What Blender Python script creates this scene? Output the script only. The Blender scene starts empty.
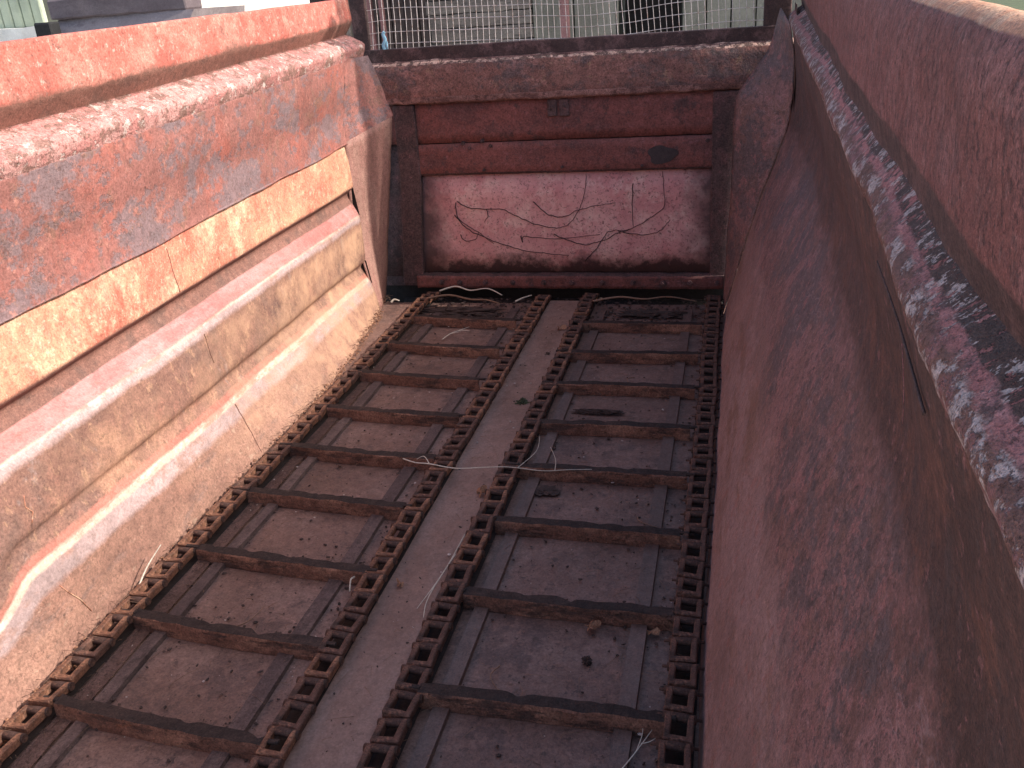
import bpy, bmesh, math, random
from mathutils import Vector, Matrix, noise
random.seed(7)
SC = bpy.context.scene
COL = SC.collection

# ---------------------------------------------------------------- camera
cam = bpy.data.cameras.new('camera')
cam.sensor_width = 36.0
cam.lens = 36.0 * 897.835 / 1024.0
cam.clip_start = 0.02
cam.clip_end = 3000
co = bpy.data.objects.new('camera', cam)
COL.objects.link(co)
_X = Vector((0.97153975, 0.02983716, -0.23498991))
_Y = Vector((0.22621628, -0.4111235, 0.88306493))
_Z = Vector((-0.07026173, -0.91109122, -0.40617247))
_right = Vector((_X[0], _Y[0], _Z[0]))
_down = Vector((_X[1], _Y[1], _Z[1]))
_fwd = Vector((_X[2], _Y[2], _Z[2]))
_m = Matrix((( _right[0], -_down[0], -_fwd[0], 0), (_right[1], -_down[1], -_fwd[1], 0),
             (_right[2], -_down[2], -_fwd[2], 1.75), (0, 0, 0, 1)))
co.matrix_world = _m
SC.camera = co

# ---------------------------------------------------------------- light
TE = math.radians(38.5)                       # sun height across the trailer
SD = Vector((1.0, 0.115, math.tan(TE))).normalized()   # towards the sun
elev = math.asin(SD.z)
azim = math.atan2(SD.x, SD.y)                 # clockwise from +Y
w = bpy.data.worlds.new('World')
SC.world = w
w.use_nodes = True
nt = w.node_tree
bg = nt.nodes['Background']
sky = nt.nodes.new('ShaderNodeTexSky')
sky.sky_type = 'NISHITA'
sky.sun_disc = False
sky.sun_elevation = elev
sky.sun_rotation = azim
sky.dust_density = 3.0
sky.air_density = 1.0
sky.ozone_density = 0.6
nt.links.new(sky.outputs[0], bg.inputs[0])
bg.inputs[1].default_value = 0.15
sun = bpy.data.lights.new('sun', 'SUN')
sun.energy = 3.0
sun.angle = math.radians(0.6)
sun.color = (1.0, 0.93, 0.84)
so = bpy.data.objects.new('sun', sun)
so.rotation_euler = SD.to_track_quat('Z', 'Y').to_euler()
so.location = (8, 1, 8)
COL.objects.link(so)
SC.view_settings.view_transform = 'Standard'
SC.view_settings.look = 'None'
SC.view_settings.exposure = 0.93
SC.view_settings.gamma = 1.0

# ---------------------------------------------------------------- materials
def hexc(h):
    v = [int(h[i:i + 2], 16) / 255 for i in (0, 2, 4)]
    return tuple(((c / 12.92) if c <= 0.04045 else ((c + 0.055) / 1.055) ** 2.4) for c in v)

class NB:
    """tiny node builder"""
    def __init__(s, name):
        s.m = bpy.data.materials.new(name)
        s.m.use_nodes = True
        s.t = s.m.node_tree
        s.b = s.t.nodes['Principled BSDF']
        s.tc = s.t.nodes.new('ShaderNodeTexCoord')
    def link(s, a, b): s.t.links.new(a, b)
    def mapped(s, scale=(1, 1, 1), rot=(0, 0, 0), loc=(0, 0, 0)):
        n = s.t.nodes.new('ShaderNodeMapping')
        n.inputs['Scale'].default_value = scale
        n.inputs['Rotation'].default_value = rot
        n.inputs['Location'].default_value = loc
        s.link(s.tc.outputs['Object'], n.inputs[0])
        return n.outputs[0]
    def noise(s, vec, scale, detail=8, rough=0.6, dist=0.0):
        n = s.t.nodes.new('ShaderNodeTexNoise')
        n.inputs['Scale'].default_value = scale
        n.inputs['Detail'].default_value = detail
        n.inputs['Roughness'].default_value = rough
        n.inputs['Distortion'].default_value = dist
        s.link(vec, n.inputs['Vector'])
        return n.outputs['Fac']
    def ramp(s, fac, a, b, ca=0.0, cb=1.0):
        n = s.t.nodes.new('ShaderNodeMapRange')
        n.clamp = True
        n.inputs['From Min'].default_value = a
        n.inputs['From Max'].default_value = b
        n.inputs['To Min'].default_value = ca
        n.inputs['To Max'].default_value = cb
        s.link(fac, n.inputs['Value'])
        return n.outputs[0]
    def mix(s, fac, a, b, mode='MIX'):
        n = s.t.nodes.new('ShaderNodeMix')
        n.data_type = 'RGBA'
        n.blend_type = mode
        for sock, v in ((n.inputs['Factor'], fac), (n.inputs['A'], a), (n.inputs['B'], b)):
            if isinstance(v, (int, float)): sock.default_value = v
            elif isinstance(v, tuple): sock.default_value = (v[0], v[1], v[2], 1)
            else: s.link(v, sock)
        return n.outputs['Result']
    def math(s, op, a, b=0.0):
        n = s.t.nodes.new('ShaderNodeMath')
        n.operation = op
        for i, v in enumerate((a, b)):
            if isinstance(v, (int, float)): n.inputs[i].default_value = v
            else: s.link(v, n.inputs[i])
        return n.outputs[0]
    def coord(s, axis):
        n = s.t.nodes.new('ShaderNodeSeparateXYZ')
        s.link(s.tc.outputs['Object'], n.inputs[0])
        return n.outputs[axis]
    def bump(s, h, strength, dist):
        n = s.t.nodes.new('ShaderNodeBump')
        n.inputs['Strength'].default_value = strength
        n.inputs['Distance'].default_value = dist
        s.link(h, n.inputs['Height'])
        s.link(n.outputs[0], s.b.inputs['Normal'])

SPEC = {}
def core(k, base, layers, rough=0.75, grain=0.35, grain_scale=160, bump=0.5, bdist=0.004,
         specks=None, coarse=1.0, stretch=(1, 1, 1), spec=0.3, scratches=None):
    """layers: list of (colour, scale, lo, hi, stretch, opacity) laid over one another as worn patches"""
    R = lambda: (random.uniform(-9, 9), random.uniform(-9, 9), random.uniform(-9, 9))
    base_v = k.mapped(stretch, loc=R())
    col = base
    big = k.noise(base_v, 1.7 * coarse, 3, 0.6)
    cur = k.mix(k.ramp(big, 0.3, 0.7), tuple(c * 0.78 for c in col), tuple(min(1, c * 1.22) for c in col))
    h = k.noise(base_v, 35, 3, 0.75)
    hs = h; nl = 0
    for (c, sc, lo, hi, st, op) in layers:
        n = k.noise(k.mapped(st, loc=R()), sc, 6 if sc < 15 else 4, 0.74, 0.0)
        f = k.ramp(n, lo, hi, 0.0, op)
        cur = k.mix(f, cur, c)
        nl += 1
        if nl == len(layers) - 1: hs = k.math('SUBTRACT', hs, k.math('MULTIPLY', f, 0.5))
    # fine mottling, grain and pitting
    gv = k.mapped((1, 1, 1))
    g = k.noise(gv, grain_scale, 2, 0.8)
    mot = k.noise(gv, grain_scale * .22, 3, 0.8)
    gg = k.math('MULTIPLY', k.ramp(g, 0.32, 0.68, 1 - grain, 1 + grain), k.ramp(mot, 0.35, 0.65, 1 - grain * .6, 1 + grain * .6))
    cmb = k.t.nodes.new('ShaderNodeCombineXYZ')
    for i in range(3): k.link(gg, cmb.inputs[i])
    cur = k.mix(1.0, cur, cmb.outputs[0], 'MULTIPLY')
    pit = k.noise(gv, grain_scale * 0.4, 3, 0.8)
    pf = k.ramp(pit, 0.58, 0.66, 0.0, min(1.0, grain * 1.8))
    cur = k.mix(pf, cur, tuple(c * 0.35 for c in col))
    hs = k.math('SUBTRACT', hs, k.math('MULTIPLY', pf, 0.35))
    for (c, sc, lo, hi, st, op) in (specks or []):
        n = k.noise(k.mapped(st, loc=(3.3, 1.7, 5.1)), sc, 6, 0.75)
        cur = k.mix(k.ramp(n, lo, hi, 0.0, op), cur, c)
    for (c, st, rot, op) in (scratches or []):
        n = k.noise(k.mapped(st, rot=rot, loc=(1.3, 7.7, 2.1)), 3.0, 4, 0.6, 0.15)
        f = k.ramp(k.math('ABSOLUTE', k.math('SUBTRACT', n, 0.5)), 0.004, 0.0, 0.0, op)
        gate = k.ramp(k.noise(k.mapped((1, 1, 1), loc=(4, 4, 4)), 2.3, 3, 0.5), 0.5, 0.62)
        cur = k.mix(k.math('MULTIPLY', f, gate), cur, c)
    hs = k.math('ADD', hs, k.math('MULTIPLY', g, 0.4))
    rr = k.ramp(h, 0.3, 0.7, rough - 0.12, min(1, rough + 0.12))
    return cur, hs, rr

def worn(name, base, layers, **kw):
    SPEC[name] = (base, layers, kw)
    k = NB(name)
    cur, hs, rr = core(k, base, layers, **kw)
    k.link(cur, k.b.inputs['Base Color'])
    k.link(rr, k.b.inputs['Roughness'])
    k.b.inputs['Specular IOR Level'].default_value = kw.get('spec', .3)
    k.bump(hs, kw.get('bump', .5), kw.get('bdist', .004))
    k.m['spec_name'] = name
    return k.m

def blended(name, keys, bounds, metal=None, far_tint=None, soft=.10, wob=.5, wscale=26, bump=.5, bdist=.004, spec=.4):
    """one sheet whose finish changes from fold to fold; the limits between finishes are ragged.
    bounds: list of (u, key) - from u on, finish key; u counts folds (stored in the sheet's UV map)"""
    k = NB(name)
    uv = k.t.nodes.new('ShaderNodeUVMap'); uv.uv_map = 'fold'
    sp = k.t.nodes.new('ShaderNodeSeparateXYZ'); k.link(uv.outputs[0], sp.inputs[0])
    w1 = k.noise(k.mapped((1, .6, 1)), wscale, 7, .75)
    w2 = k.noise(k.mapped((1, .35, 1)), wscale * .18, 4, .6)
    w = k.math('ADD', k.math('MULTIPLY', k.math('SUBTRACT', w1, .5), wob), k.math('MULTIPLY', k.math('SUBTRACT', w2, .5), wob * 1.2))
    u = k.math('ADD', sp.outputs[0], w)
    out = {}
    for q in dict.fromkeys(keys):
        base, layers, kw = SPEC[M[q]['spec_name']]
        out[q] = core(k, base, layers, **kw)
    cur, hs, rr = out[bounds[0][1]]
    for (ub, q) in bounds[1:]:
        f = k.ramp(u, ub - soft, ub + soft)
        c2, h2, r2 = out[q]
        cur = k.mix(f, cur, c2)
        for nm in ('h', 'r'):
            n = k.t.nodes.new('ShaderNodeMix'); n.data_type = 'FLOAT'
            k.link(f, n.inputs[0])
            a_, b_ = (hs, h2) if nm == 'h' else (rr, r2)
            k.link(a_, n.inputs[2]); k.link(b_, n.inputs[3])
            if nm == 'h': hs = n.outputs[0]
            else: rr = n.outputs[0]
    if far_tint:  # paler colour blended in towards the far end
        col, u0, op = far_tint
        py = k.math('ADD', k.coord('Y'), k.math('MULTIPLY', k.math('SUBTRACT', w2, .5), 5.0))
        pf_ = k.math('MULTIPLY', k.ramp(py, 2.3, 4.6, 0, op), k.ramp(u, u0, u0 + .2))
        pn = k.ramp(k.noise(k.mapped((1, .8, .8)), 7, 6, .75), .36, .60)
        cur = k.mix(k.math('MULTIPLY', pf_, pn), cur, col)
    k.link(cur, k.b.inputs['Base Color']); k.link(rr, k.b.inputs['Roughness'])
    k.b.inputs['Specular IOR Level'].default_value = spec
    if metal:                                    # paint worn through to steel along the folds
        m_ = None
        for (a_, b_) in metal:
            t_ = k.math('MULTIPLY', k.ramp(u, a_ - .1, a_ + .15), k.ramp(u, b_ - .05, b_ + .1, 1, 0))
            m_ = t_ if m_ is None else k.math('MAXIMUM', m_, t_)
        k.link(k.math('MULTIPLY', m_, .55), k.b.inputs['Metallic'])
    k.bump(hs, bump, bdist)
    return k.m

U = (1, 1, 1)
SY = (1, 0.25, 1)      # streaked along the trailer
SZ = (1, 1.6, 0.35)    # streaked downwards
M = {}
M['flange_left'] = worn('worn_red_paint_bright', (0.43, 0.12, 0.09), [
    ((0.48, 0.22, 0.17), 6, 0.46, 0.6, U, 0.8), ((0.24, 0.10, 0.08), 9, 0.54, 0.66, U, 0.8),
    ((0.55, 0.36, 0.30), 34, 0.57, 0.66, U, 0.7), ((0.17, 0.085, 0.07), 44, 0.60, 0.67, U, 0.7)], grain=0.3, grain_scale=120)
M['ledge_left'] = worn('peeling_pink_paint', (0.44, 0.19, 0.17), [
    ((0.54, 0.31, 0.28), 6, 0.46, 0.6, U, 0.8), ((0.23, 0.13, 0.105), 16, 0.51, 0.57, (1, 0.7, 1), 0.9),
    ((0.62, 0.51, 0.46), 26, 0.56, 0.61, (1.3, .8, 1), 0.8), ((0.20, 0.10, 0.08), 42, 0.56, 0.62, U, 0.8)], grain=0.3, bump=0.9, bdist=.006)
M['upper_left'] = worn('faded_red_over_grey_steel', (0.275, 0.118, 0.100), [
    ((0.35, 0.108, 0.080), 3, 0.5, 0.64, U, 0.7), ((0.195, 0.140, 0.146), 3.4, 0.51, 0.55, (1, .7, 1), 0.85),
    ((0.235, 0.13, 0.095), 7, 0.55, 0.64, U, 0.7), ((0.40, 0.18, 0.14), 16, 0.59, 0.66, U, 0.7),
    ((0.19, 0.135, 0.14), 13, 0.55, 0.59, (1, .7, 1), 0.75), ((0.14, 0.085, 0.075), 30, 0.60, 0.66, U, 0.6)],
    grain=0.25, grain_scale=110, bump=0.7, specks=[((0.50, 0.38, 0.34), 30, 0.71, 0.76, (1, 1, .6), 0.8)])
M['panel_high'] = worn('worn_orange_red_sheet_with_glare', (0.50, 0.165, 0.11), [
    ((0.64, 0.36, 0.22), 2.2, 0.40, 0.64, (1, .8, 1), 0.9), ((0.74, 0.56, 0.37), 4.0, 0.50, 0.68, (1, .9, .8), 0.9),  # yellow-white patches: sun glare put into the colour
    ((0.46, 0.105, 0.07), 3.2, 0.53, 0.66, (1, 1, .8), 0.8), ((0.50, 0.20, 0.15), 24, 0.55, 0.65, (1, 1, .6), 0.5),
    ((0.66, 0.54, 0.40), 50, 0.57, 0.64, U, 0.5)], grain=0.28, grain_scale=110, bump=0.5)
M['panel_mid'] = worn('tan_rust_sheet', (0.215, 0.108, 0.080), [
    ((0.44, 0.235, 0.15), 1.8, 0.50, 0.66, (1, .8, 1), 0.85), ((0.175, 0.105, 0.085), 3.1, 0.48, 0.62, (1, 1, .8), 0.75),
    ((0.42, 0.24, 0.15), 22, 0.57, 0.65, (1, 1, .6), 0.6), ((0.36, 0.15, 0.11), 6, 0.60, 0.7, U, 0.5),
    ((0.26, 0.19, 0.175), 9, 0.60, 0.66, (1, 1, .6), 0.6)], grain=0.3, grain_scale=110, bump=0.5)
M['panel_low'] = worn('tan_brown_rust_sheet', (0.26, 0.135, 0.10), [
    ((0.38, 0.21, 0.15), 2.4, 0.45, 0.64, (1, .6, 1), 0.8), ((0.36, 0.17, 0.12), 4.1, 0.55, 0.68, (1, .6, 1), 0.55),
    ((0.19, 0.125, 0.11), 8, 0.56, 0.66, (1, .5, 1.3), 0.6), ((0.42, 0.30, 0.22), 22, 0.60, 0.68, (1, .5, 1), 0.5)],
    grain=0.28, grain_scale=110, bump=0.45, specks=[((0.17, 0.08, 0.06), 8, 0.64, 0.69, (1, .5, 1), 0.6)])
M['rib'] = worn('scoured_pink_rib', (0.46, 0.18, 0.16), [
    ((0.48, 0.28, 0.26), 3.2, 0.46, 0.58, (1, .3, 1), 0.85), ((0.42, 0.16, 0.13), 9, 0.56, 0.64, (1, .3, 1), 0.7),
    ((0.27, 0.15, 0.12), 24, 0.60, 0.66, (1, .5, 1), 0.6)], rough=0.45, grain=0.2, grain_scale=110, bump=0.35, spec=0.6)
M['rib_glint'] = worn('worn_rib_edge_glint', (0.62, 0.44, 0.35), [((0.50, 0.22, 0.17), 9, .50, .58, (1, .3, 1), .8), ((0.72, 0.60, 0.50), 20, .55, .60, (1, .4, 1), .8)], rough=.38, grain=.15, grain_scale=110, bump=.3, spec=.6)  # sun glint on the worn rib edges, put into the colour
M['rib_mauve'] = worn('mauve_under_edge', (0.42, 0.30, 0.285), [((0.36, 0.20, 0.15), 8, .52, .62, (1, .5, 1), .7)], rough=.5, grain=.2, grain_scale=110, bump=.3, spec=.5)  # mauve band just below the rib edge
M['rib_red'] = worn('red_paint_line_on_rib', (0.42, 0.16, 0.12), [((0.34, 0.17, 0.12), 12, .52, .6, (1, .5, 1), .7)], grain=.2, grain_scale=110)
M['groove'] = worn('red_brown_groove', (0.22, 0.105, 0.08), [
    ((0.14, 0.08, 0.065), 10, 0.5, 0.6, U, 0.7), ((0.32, 0.17, 0.13), 18, 0.58, 0.66, U, 0.5)], grain=0.3)
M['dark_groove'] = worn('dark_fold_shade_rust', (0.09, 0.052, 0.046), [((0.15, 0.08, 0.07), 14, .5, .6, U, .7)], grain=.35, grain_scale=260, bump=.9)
M['gusset'] = worn('salmon_corner_plate', (0.34, 0.17, 0.14), [
    ((0.40, 0.235, 0.185), 4, 0.48, 0.62, SZ, 0.8), ((0.24, 0.13, 0.105), 10, 0.57, 0.64, (1.5, 1.5, .2), 0.7)],
    grain=0.25, bump=0.7, stretch=(1, 1, .4))
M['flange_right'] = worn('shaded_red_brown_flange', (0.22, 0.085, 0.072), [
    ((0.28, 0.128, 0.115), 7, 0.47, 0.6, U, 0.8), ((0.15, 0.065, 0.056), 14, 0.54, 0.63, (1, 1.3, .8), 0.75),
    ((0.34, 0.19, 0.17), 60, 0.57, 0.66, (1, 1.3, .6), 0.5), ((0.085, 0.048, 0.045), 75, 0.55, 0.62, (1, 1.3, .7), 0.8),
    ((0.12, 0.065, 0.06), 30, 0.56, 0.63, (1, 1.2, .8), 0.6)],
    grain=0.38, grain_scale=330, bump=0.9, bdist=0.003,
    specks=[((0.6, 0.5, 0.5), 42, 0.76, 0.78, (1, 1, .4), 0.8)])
M['flange_edge'] = worn('orange_rust_sunlit_edge', (0.55, 0.26, 0.15), [
    ((0.62, 0.38, 0.24), 16, 0.46, 0.6, U, 0.8), ((0.28, 0.15, 0.12), 26, 0.55, 0.63, U, 0.7)], grain=0.3, grain_scale=300, bump=0.5)  # rust coloured brighter and more orange for sun on the roll
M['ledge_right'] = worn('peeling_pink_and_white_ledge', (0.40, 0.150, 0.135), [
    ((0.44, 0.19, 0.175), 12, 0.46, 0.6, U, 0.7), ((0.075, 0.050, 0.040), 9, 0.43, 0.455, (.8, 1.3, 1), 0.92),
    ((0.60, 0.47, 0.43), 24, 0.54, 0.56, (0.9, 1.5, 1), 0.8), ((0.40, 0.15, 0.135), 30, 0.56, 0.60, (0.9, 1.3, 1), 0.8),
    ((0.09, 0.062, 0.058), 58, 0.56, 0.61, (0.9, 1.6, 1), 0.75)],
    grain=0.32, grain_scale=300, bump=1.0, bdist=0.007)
M['ledge_right_pink'] = worn('pink_ledge_paint', (0.42, 0.165, 0.15), [
    ((0.50, 0.235, 0.215), 12, 0.46, 0.6, U, 0.8), ((0.12, 0.075, 0.07), 20, 0.555, 0.60, (1, 1.2, 1), 0.85),
    ((0.55, 0.44, 0.41), 24, 0.60, 0.64, (0.9, 1.3, 1), 0.8), ((0.14, 0.08, 0.075), 55, 0.58, 0.62, U, 0.7)],
    grain=0.3, grain_scale=300, bump=1.0, bdist=0.007)
M['ledge_lip'] = worn('flaking_lip', (0.19, 0.095, 0.075), [
    ((0.56, 0.45, 0.42), 26, 0.50, 0.56, (1, 1, 1), 0.8), ((0.27, 0.12, 0.115), 16, 0.52, 0.6, U, 0.8)],
    grain=0.35, grain_scale=300, bump=1.0)
M['upper_right'] = worn('brown_rust_overhang_shade', (0.085, 0.042, 0.034), [
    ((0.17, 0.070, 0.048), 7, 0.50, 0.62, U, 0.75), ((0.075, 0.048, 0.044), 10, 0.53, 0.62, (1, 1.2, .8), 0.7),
    ((0.25, 0.11, 0.10), 24, 0.59, 0.65, U, 0.7), ((0.08, 0.05, 0.045), 45, 0.57, 0.64, U, 0.6)], grain=0.38, grain_scale=260, bump=0.9)  # brown rust darkened by colour for the shade of the overhang
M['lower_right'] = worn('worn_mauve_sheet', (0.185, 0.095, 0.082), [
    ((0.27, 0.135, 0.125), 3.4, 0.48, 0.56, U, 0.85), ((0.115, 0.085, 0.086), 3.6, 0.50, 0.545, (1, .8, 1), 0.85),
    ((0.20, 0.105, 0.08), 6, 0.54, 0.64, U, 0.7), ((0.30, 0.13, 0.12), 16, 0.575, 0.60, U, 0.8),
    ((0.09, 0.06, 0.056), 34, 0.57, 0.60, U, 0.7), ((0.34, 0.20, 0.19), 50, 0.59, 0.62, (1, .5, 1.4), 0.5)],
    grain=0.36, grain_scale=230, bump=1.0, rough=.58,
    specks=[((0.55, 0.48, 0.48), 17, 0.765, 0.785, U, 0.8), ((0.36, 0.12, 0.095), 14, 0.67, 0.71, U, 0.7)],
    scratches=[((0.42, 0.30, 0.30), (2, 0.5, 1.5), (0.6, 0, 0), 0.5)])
M['lower_right_dusty'] = worn('dusty_pink_scoured_sheet', (0.285, 0.165, 0.145), [
    ((0.35, 0.215, 0.20), 2.6, 0.46, 0.58, (1, .4, 1), 0.8), ((0.21, 0.11, 0.08), 5, 0.54, 0.62, (1, .35, 1), 0.75),
    ((0.33, 0.14, 0.12), 15, 0.58, 0.61, U, 0.6), ((0.15, 0.095, 0.08), 30, 0.58, 0.62, U, 0.6)],
    grain=0.28, grain_scale=230, bump=0.8, rough=.55)
M['plate_dark'] = worn('dark_rust_bulkhead', (0.085, 0.050, 0.048), [
    ((0.14, 0.068, 0.066), 7, 0.50, 0.62, U, 0.8), ((0.05, 0.038, 0.038), 8, 0.54, 0.62, U, 0.7),
    ((0.22, 0.10, 0.095), 30, 0.60, 0.67, U, 0.6)], grain=0.38, grain_scale=110, bump=0.9)
M['plate_red'] = worn('deep_red_bulkhead_band', (0.185, 0.066, 0.056), [
    ((0.115, 0.055, 0.052), 5, 0.48, 0.6, (.5, 1, 1), 0.7), ((0.07, 0.048, 0.048), 10, 0.55, 0.64, U, 0.75),
    ((0.24, 0.10, 0.10), 24, 0.59, 0.66, U, 0.6), ((0.08, 0.05, 0.048), 40, 0.6, 0.67, U, .6)], grain=0.3, grain_scale=110, bump=0.8)
M['beam_top'] = worn('rusted_top_beam', (0.19, 0.085, 0.068), [
    ((0.10, 0.070, 0.068), 5.5, 0.48, 0.58, (.7, 1, 1), 0.8), ((0.33, 0.15, 0.125), 9, 0.55, 0.66, (.6, 1, 1), 0.75),
    ((0.27, 0.16, 0.10), 16, 0.59, 0.68, U, 0.6), ((0.06, 0.048, 0.048), 24, 0.58, 0.66, U, 0.75)],
    grain=0.4, grain_scale=110, bump=1.0)
M['rim'] = worn('pitted_tan_rim', (0.52, 0.32, 0.26), [
    ((0.10, 0.058, 0.05), 22, 0.47, 0.53, U, 0.95), ((0.50, 0.38, 0.31), 34, 0.58, 0.64, U, 0.7)], grain=0.4, bump=1.0)
M['ledge_pink'] = worn('pink_ledge_edge', (0.30, 0.17, 0.15), [
    ((0.13, 0.068, 0.062), 10, 0.48, 0.57, (.6, 1, 1), 0.85), ((0.10, 0.055, 0.05), 30, 0.56, 0.62, U, 0.8)], grain=0.4, bump=1.0)  # pink edge, paler than the beam face
# pale bulkhead panel: paint scoured pink in the middle, rust creeping in from its rim
def mat_hatch():
    k = NB('scoured_pink_hatch')
    v = k.mapped(U)
    c = k.mix(k.ramp(k.noise(v, 2.2, 6, .6), .38, .62), (0.60, 0.26, 0.25), (0.74, 0.42, 0.385))
    c = k.mix(k.ramp(k.noise(k.mapped((1, 1, 1)), 6, 8, .75), .5, .64, 0, .7), c, (0.82, 0.58, 0.50))
    sx = k.coord('X'); sz = k.coord('Z')
    nn = k.noise(v, 7, 8, .7)
    wob = k.math('MULTIPLY', k.math('SUBTRACT', nn, .5), .35)
    ex = k.math('ADD', k.math('ABSOLUTE', k.math('ADD', sx, 1.01)), wob)
    edge = k.ramp(ex, .68, .88)
    ez = k.ramp(k.math('ADD', sz, wob), .185, .115)
    f = k.math('MAXIMUM', edge, ez)
    c = k.mix(k.math('MULTIPLY', f, .93), c, (0.065, 0.036, 0.036))
    pit = k.noise(v, 62, 6, .8)
    c = k.mix(k.ramp(pit, .565, .63, 0, .85), c, (0.13, 0.06, 0.06))
    pit2 = k.noise(v, 26, 8, .85)
    c = k.mix(k.ramp(pit2, .54, .66, 0, .7), c, (0.20, 0.08, 0.08))
    k.link(c, k.b.inputs['Base Color'])
    k.b.inputs['Roughness'].default_value = .75
    k.bump(k.math('SUBTRACT', nn, k.ramp(pit, .55, .64)), .5, .003)
    return k.m
M['hatch'] = mat_hatch()
M['crack'] = worn('dark_dry_stem', (0.055, 0.03, 0.032), [], grain=.3)
M['gap'] = worn('black_gap', (0.018, 0.014, 0.014), [], grain=.3)
M['grease'] = worn('dark_grease', (0.052, 0.038, 0.040), [], grain=.2, rough=.6)
M['bed'] = worn('mauve_brown_bed_plate', (0.160, 0.090, 0.072), [
    ((0.200, 0.124, 0.104), 3.5, 0.46, 0.60, U, 0.8), ((0.085, 0.052, 0.047), 5, 0.52, 0.62, U, 0.7),
    ((0.24, 0.13, 0.10), 12, 0.60, 0.68, (1.2, 1, 1), 0.75), ((0.055, 0.036, 0.032), 22, 0.60, 0.66, U, 0.7)],
    grain=0.28, grain_scale=130, bump=0.7, rough=0.6, spec=0.45,
    specks=[((0.36, 0.28, 0.26), 60, 0.76, 0.79, U, 0.6), ((0.04, 0.028, 0.026), 38, 0.69, 0.72, U, 0.8)])
M['bed_smooth'] = worn('worn_centre_plate', (0.215, 0.124, 0.096), [
    ((0.250, 0.160, 0.132), 3.2, 0.46, 0.60, (1, .5, 1), 0.8), ((0.14, 0.078, 0.058), 5, 0.54, 0.64, (1, .5, 1), 0.7),
    ((0.10, 0.06, 0.05), 14, 0.60, 0.68, U, 0.6)],
    grain=0.18, grain_scale=130, bump=0.35, rough=0.6, spec=0.45,
    specks=[((0.36, 0.31, 0.32), 14, 0.72, 0.76, (1, .4, 1), 0.5), ((0.06, 0.035, 0.03), 30, 0.68, 0.71, U, 0.8)])
M['dirt_strip'] = worn('caked_side_strip', (0.095, 0.052, 0.042), [
    ((0.14, 0.08, 0.066), 5, 0.48, 0.60, (1, .3, 1), 0.8), ((0.05, 0.03, 0.027), 9, 0.54, 0.62, (1, .25, 1), 0.8)],
    grain=0.35, bump=1.0, bdist=0.008)
M['runner'] = worn('steel_wear_runner', (0.118, 0.072, 0.060), [
    ((0.155, 0.100, 0.088), 5, 0.5, 0.62, (1, .2, 1), 0.7), ((0.09, 0.052, 0.043), 10, 0.55, 0.64, (1, .4, 1), 0.75)],
    grain=0.25, rough=0.55, bump=0.5, spec=0.5)
M['runner_left'] = worn('rusty_wear_runner', (0.095, 0.062, 0.058), [
    ((0.135, 0.09, 0.08), 6, 0.5, 0.6, (1, .2, 1), 0.8), ((0.05, 0.032, 0.03), 10, 0.55, 0.63, (1, .3, 1), 0.75)],
    grain=0.3, bump=0.8)
M['slat'] = worn('rusty_slat', (0.155, 0.070, 0.048), [
    ((0.27, 0.13, 0.085), 8, 0.48, 0.60, (.4, 1, 1), 0.8), ((0.05, 0.03, 0.026), 13, 0.52, 0.60, (.35, 1, 1.4), 0.8),
    ((0.22, 0.085, 0.045), 22, 0.62, 0.70, (.6, 1, 1), 0.6)], grain=0.4, bump=1.0, bdist=0.006, stretch=(.4, 1, 1))
M['slat_top'] = worn('dark_slat_lip', (0.028, 0.018, 0.016), [
    ((0.05, 0.03, 0.025), 14, 0.50, 0.60, (.4, 1, 1), 0.8)], grain=0.4, bump=1.0)  # top of the slat, darker than its front face
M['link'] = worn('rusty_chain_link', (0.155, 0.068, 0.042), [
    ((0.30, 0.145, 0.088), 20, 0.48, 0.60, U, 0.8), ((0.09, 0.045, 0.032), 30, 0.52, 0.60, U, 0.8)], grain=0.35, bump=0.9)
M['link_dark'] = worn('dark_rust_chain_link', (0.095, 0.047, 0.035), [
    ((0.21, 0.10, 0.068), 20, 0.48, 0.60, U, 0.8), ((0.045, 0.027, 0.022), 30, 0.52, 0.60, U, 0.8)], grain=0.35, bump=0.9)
M['barrel'] = worn('link_barrel_rust', (0.06, 0.032, 0.026), [
    ((0.14, 0.068, 0.046), 30, 0.5, 0.6, U, 0.8)], grain=0.35, bump=0.9)
M['frame'] = worn('dark_brown_guard_frame', (0.062, 0.036, 0.034), [
    ((0.16, 0.09, 0.085), 8, 0.5, 0.6, U, 0.7), ((0.05, 0.03, 0.03), 14, 0.54, 0.62, U, 0.7)], grain=0.3)
M['wire'] = worn('galvanised_wire', (0.62, 0.55, 0.52), [((0.36, 0.24, 0.19), 25, .54, .6, U, .8)], grain=.2, bump=.1, rough=.5)
M['straw'] = worn('bleached_straw', (0.55, 0.48, 0.40), [], grain=.2, bump=.2)
M['straw_brown'] = worn('brown_dry_stem', (0.22, 0.13, 0.09), [], grain=.2, bump=.2)
M['leaf'] = worn('dry_brown_leaf', (0.30, 0.15, 0.09), [((.16, .08, .05), 60, .5, .6, U, .7)], grain=.3)
M['moss'] = worn('dark_green_moss', (0.05, 0.055, 0.03), [], grain=.4)
M['crumb'] = worn('dark_dirt_crumb', (0.055, 0.035, 0.03), [], grain=.4)
M['crumb_pale'] = worn('pale_crumb', (0.40, 0.33, 0.30), [], grain=.3)
M['blue'] = worn('pale_blue_plastic', (0.28, 0.50, 0.62), [], grain=.1, bump=.1)
M['concrete'] = worn('yard_concrete', (0.50, 0.47, 0.42), [((.38, .35, .31), 1.2, .48, .6, U, .8), ((.58, .55, .5), 6, .55, .65, U, .6)], grain=.2)
M['grass'] = worn('rough_grass', (0.07, 0.09, 0.035), [((.12, .12, .06), 3, .5, .6, U, .8)], grain=.4)
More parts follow.
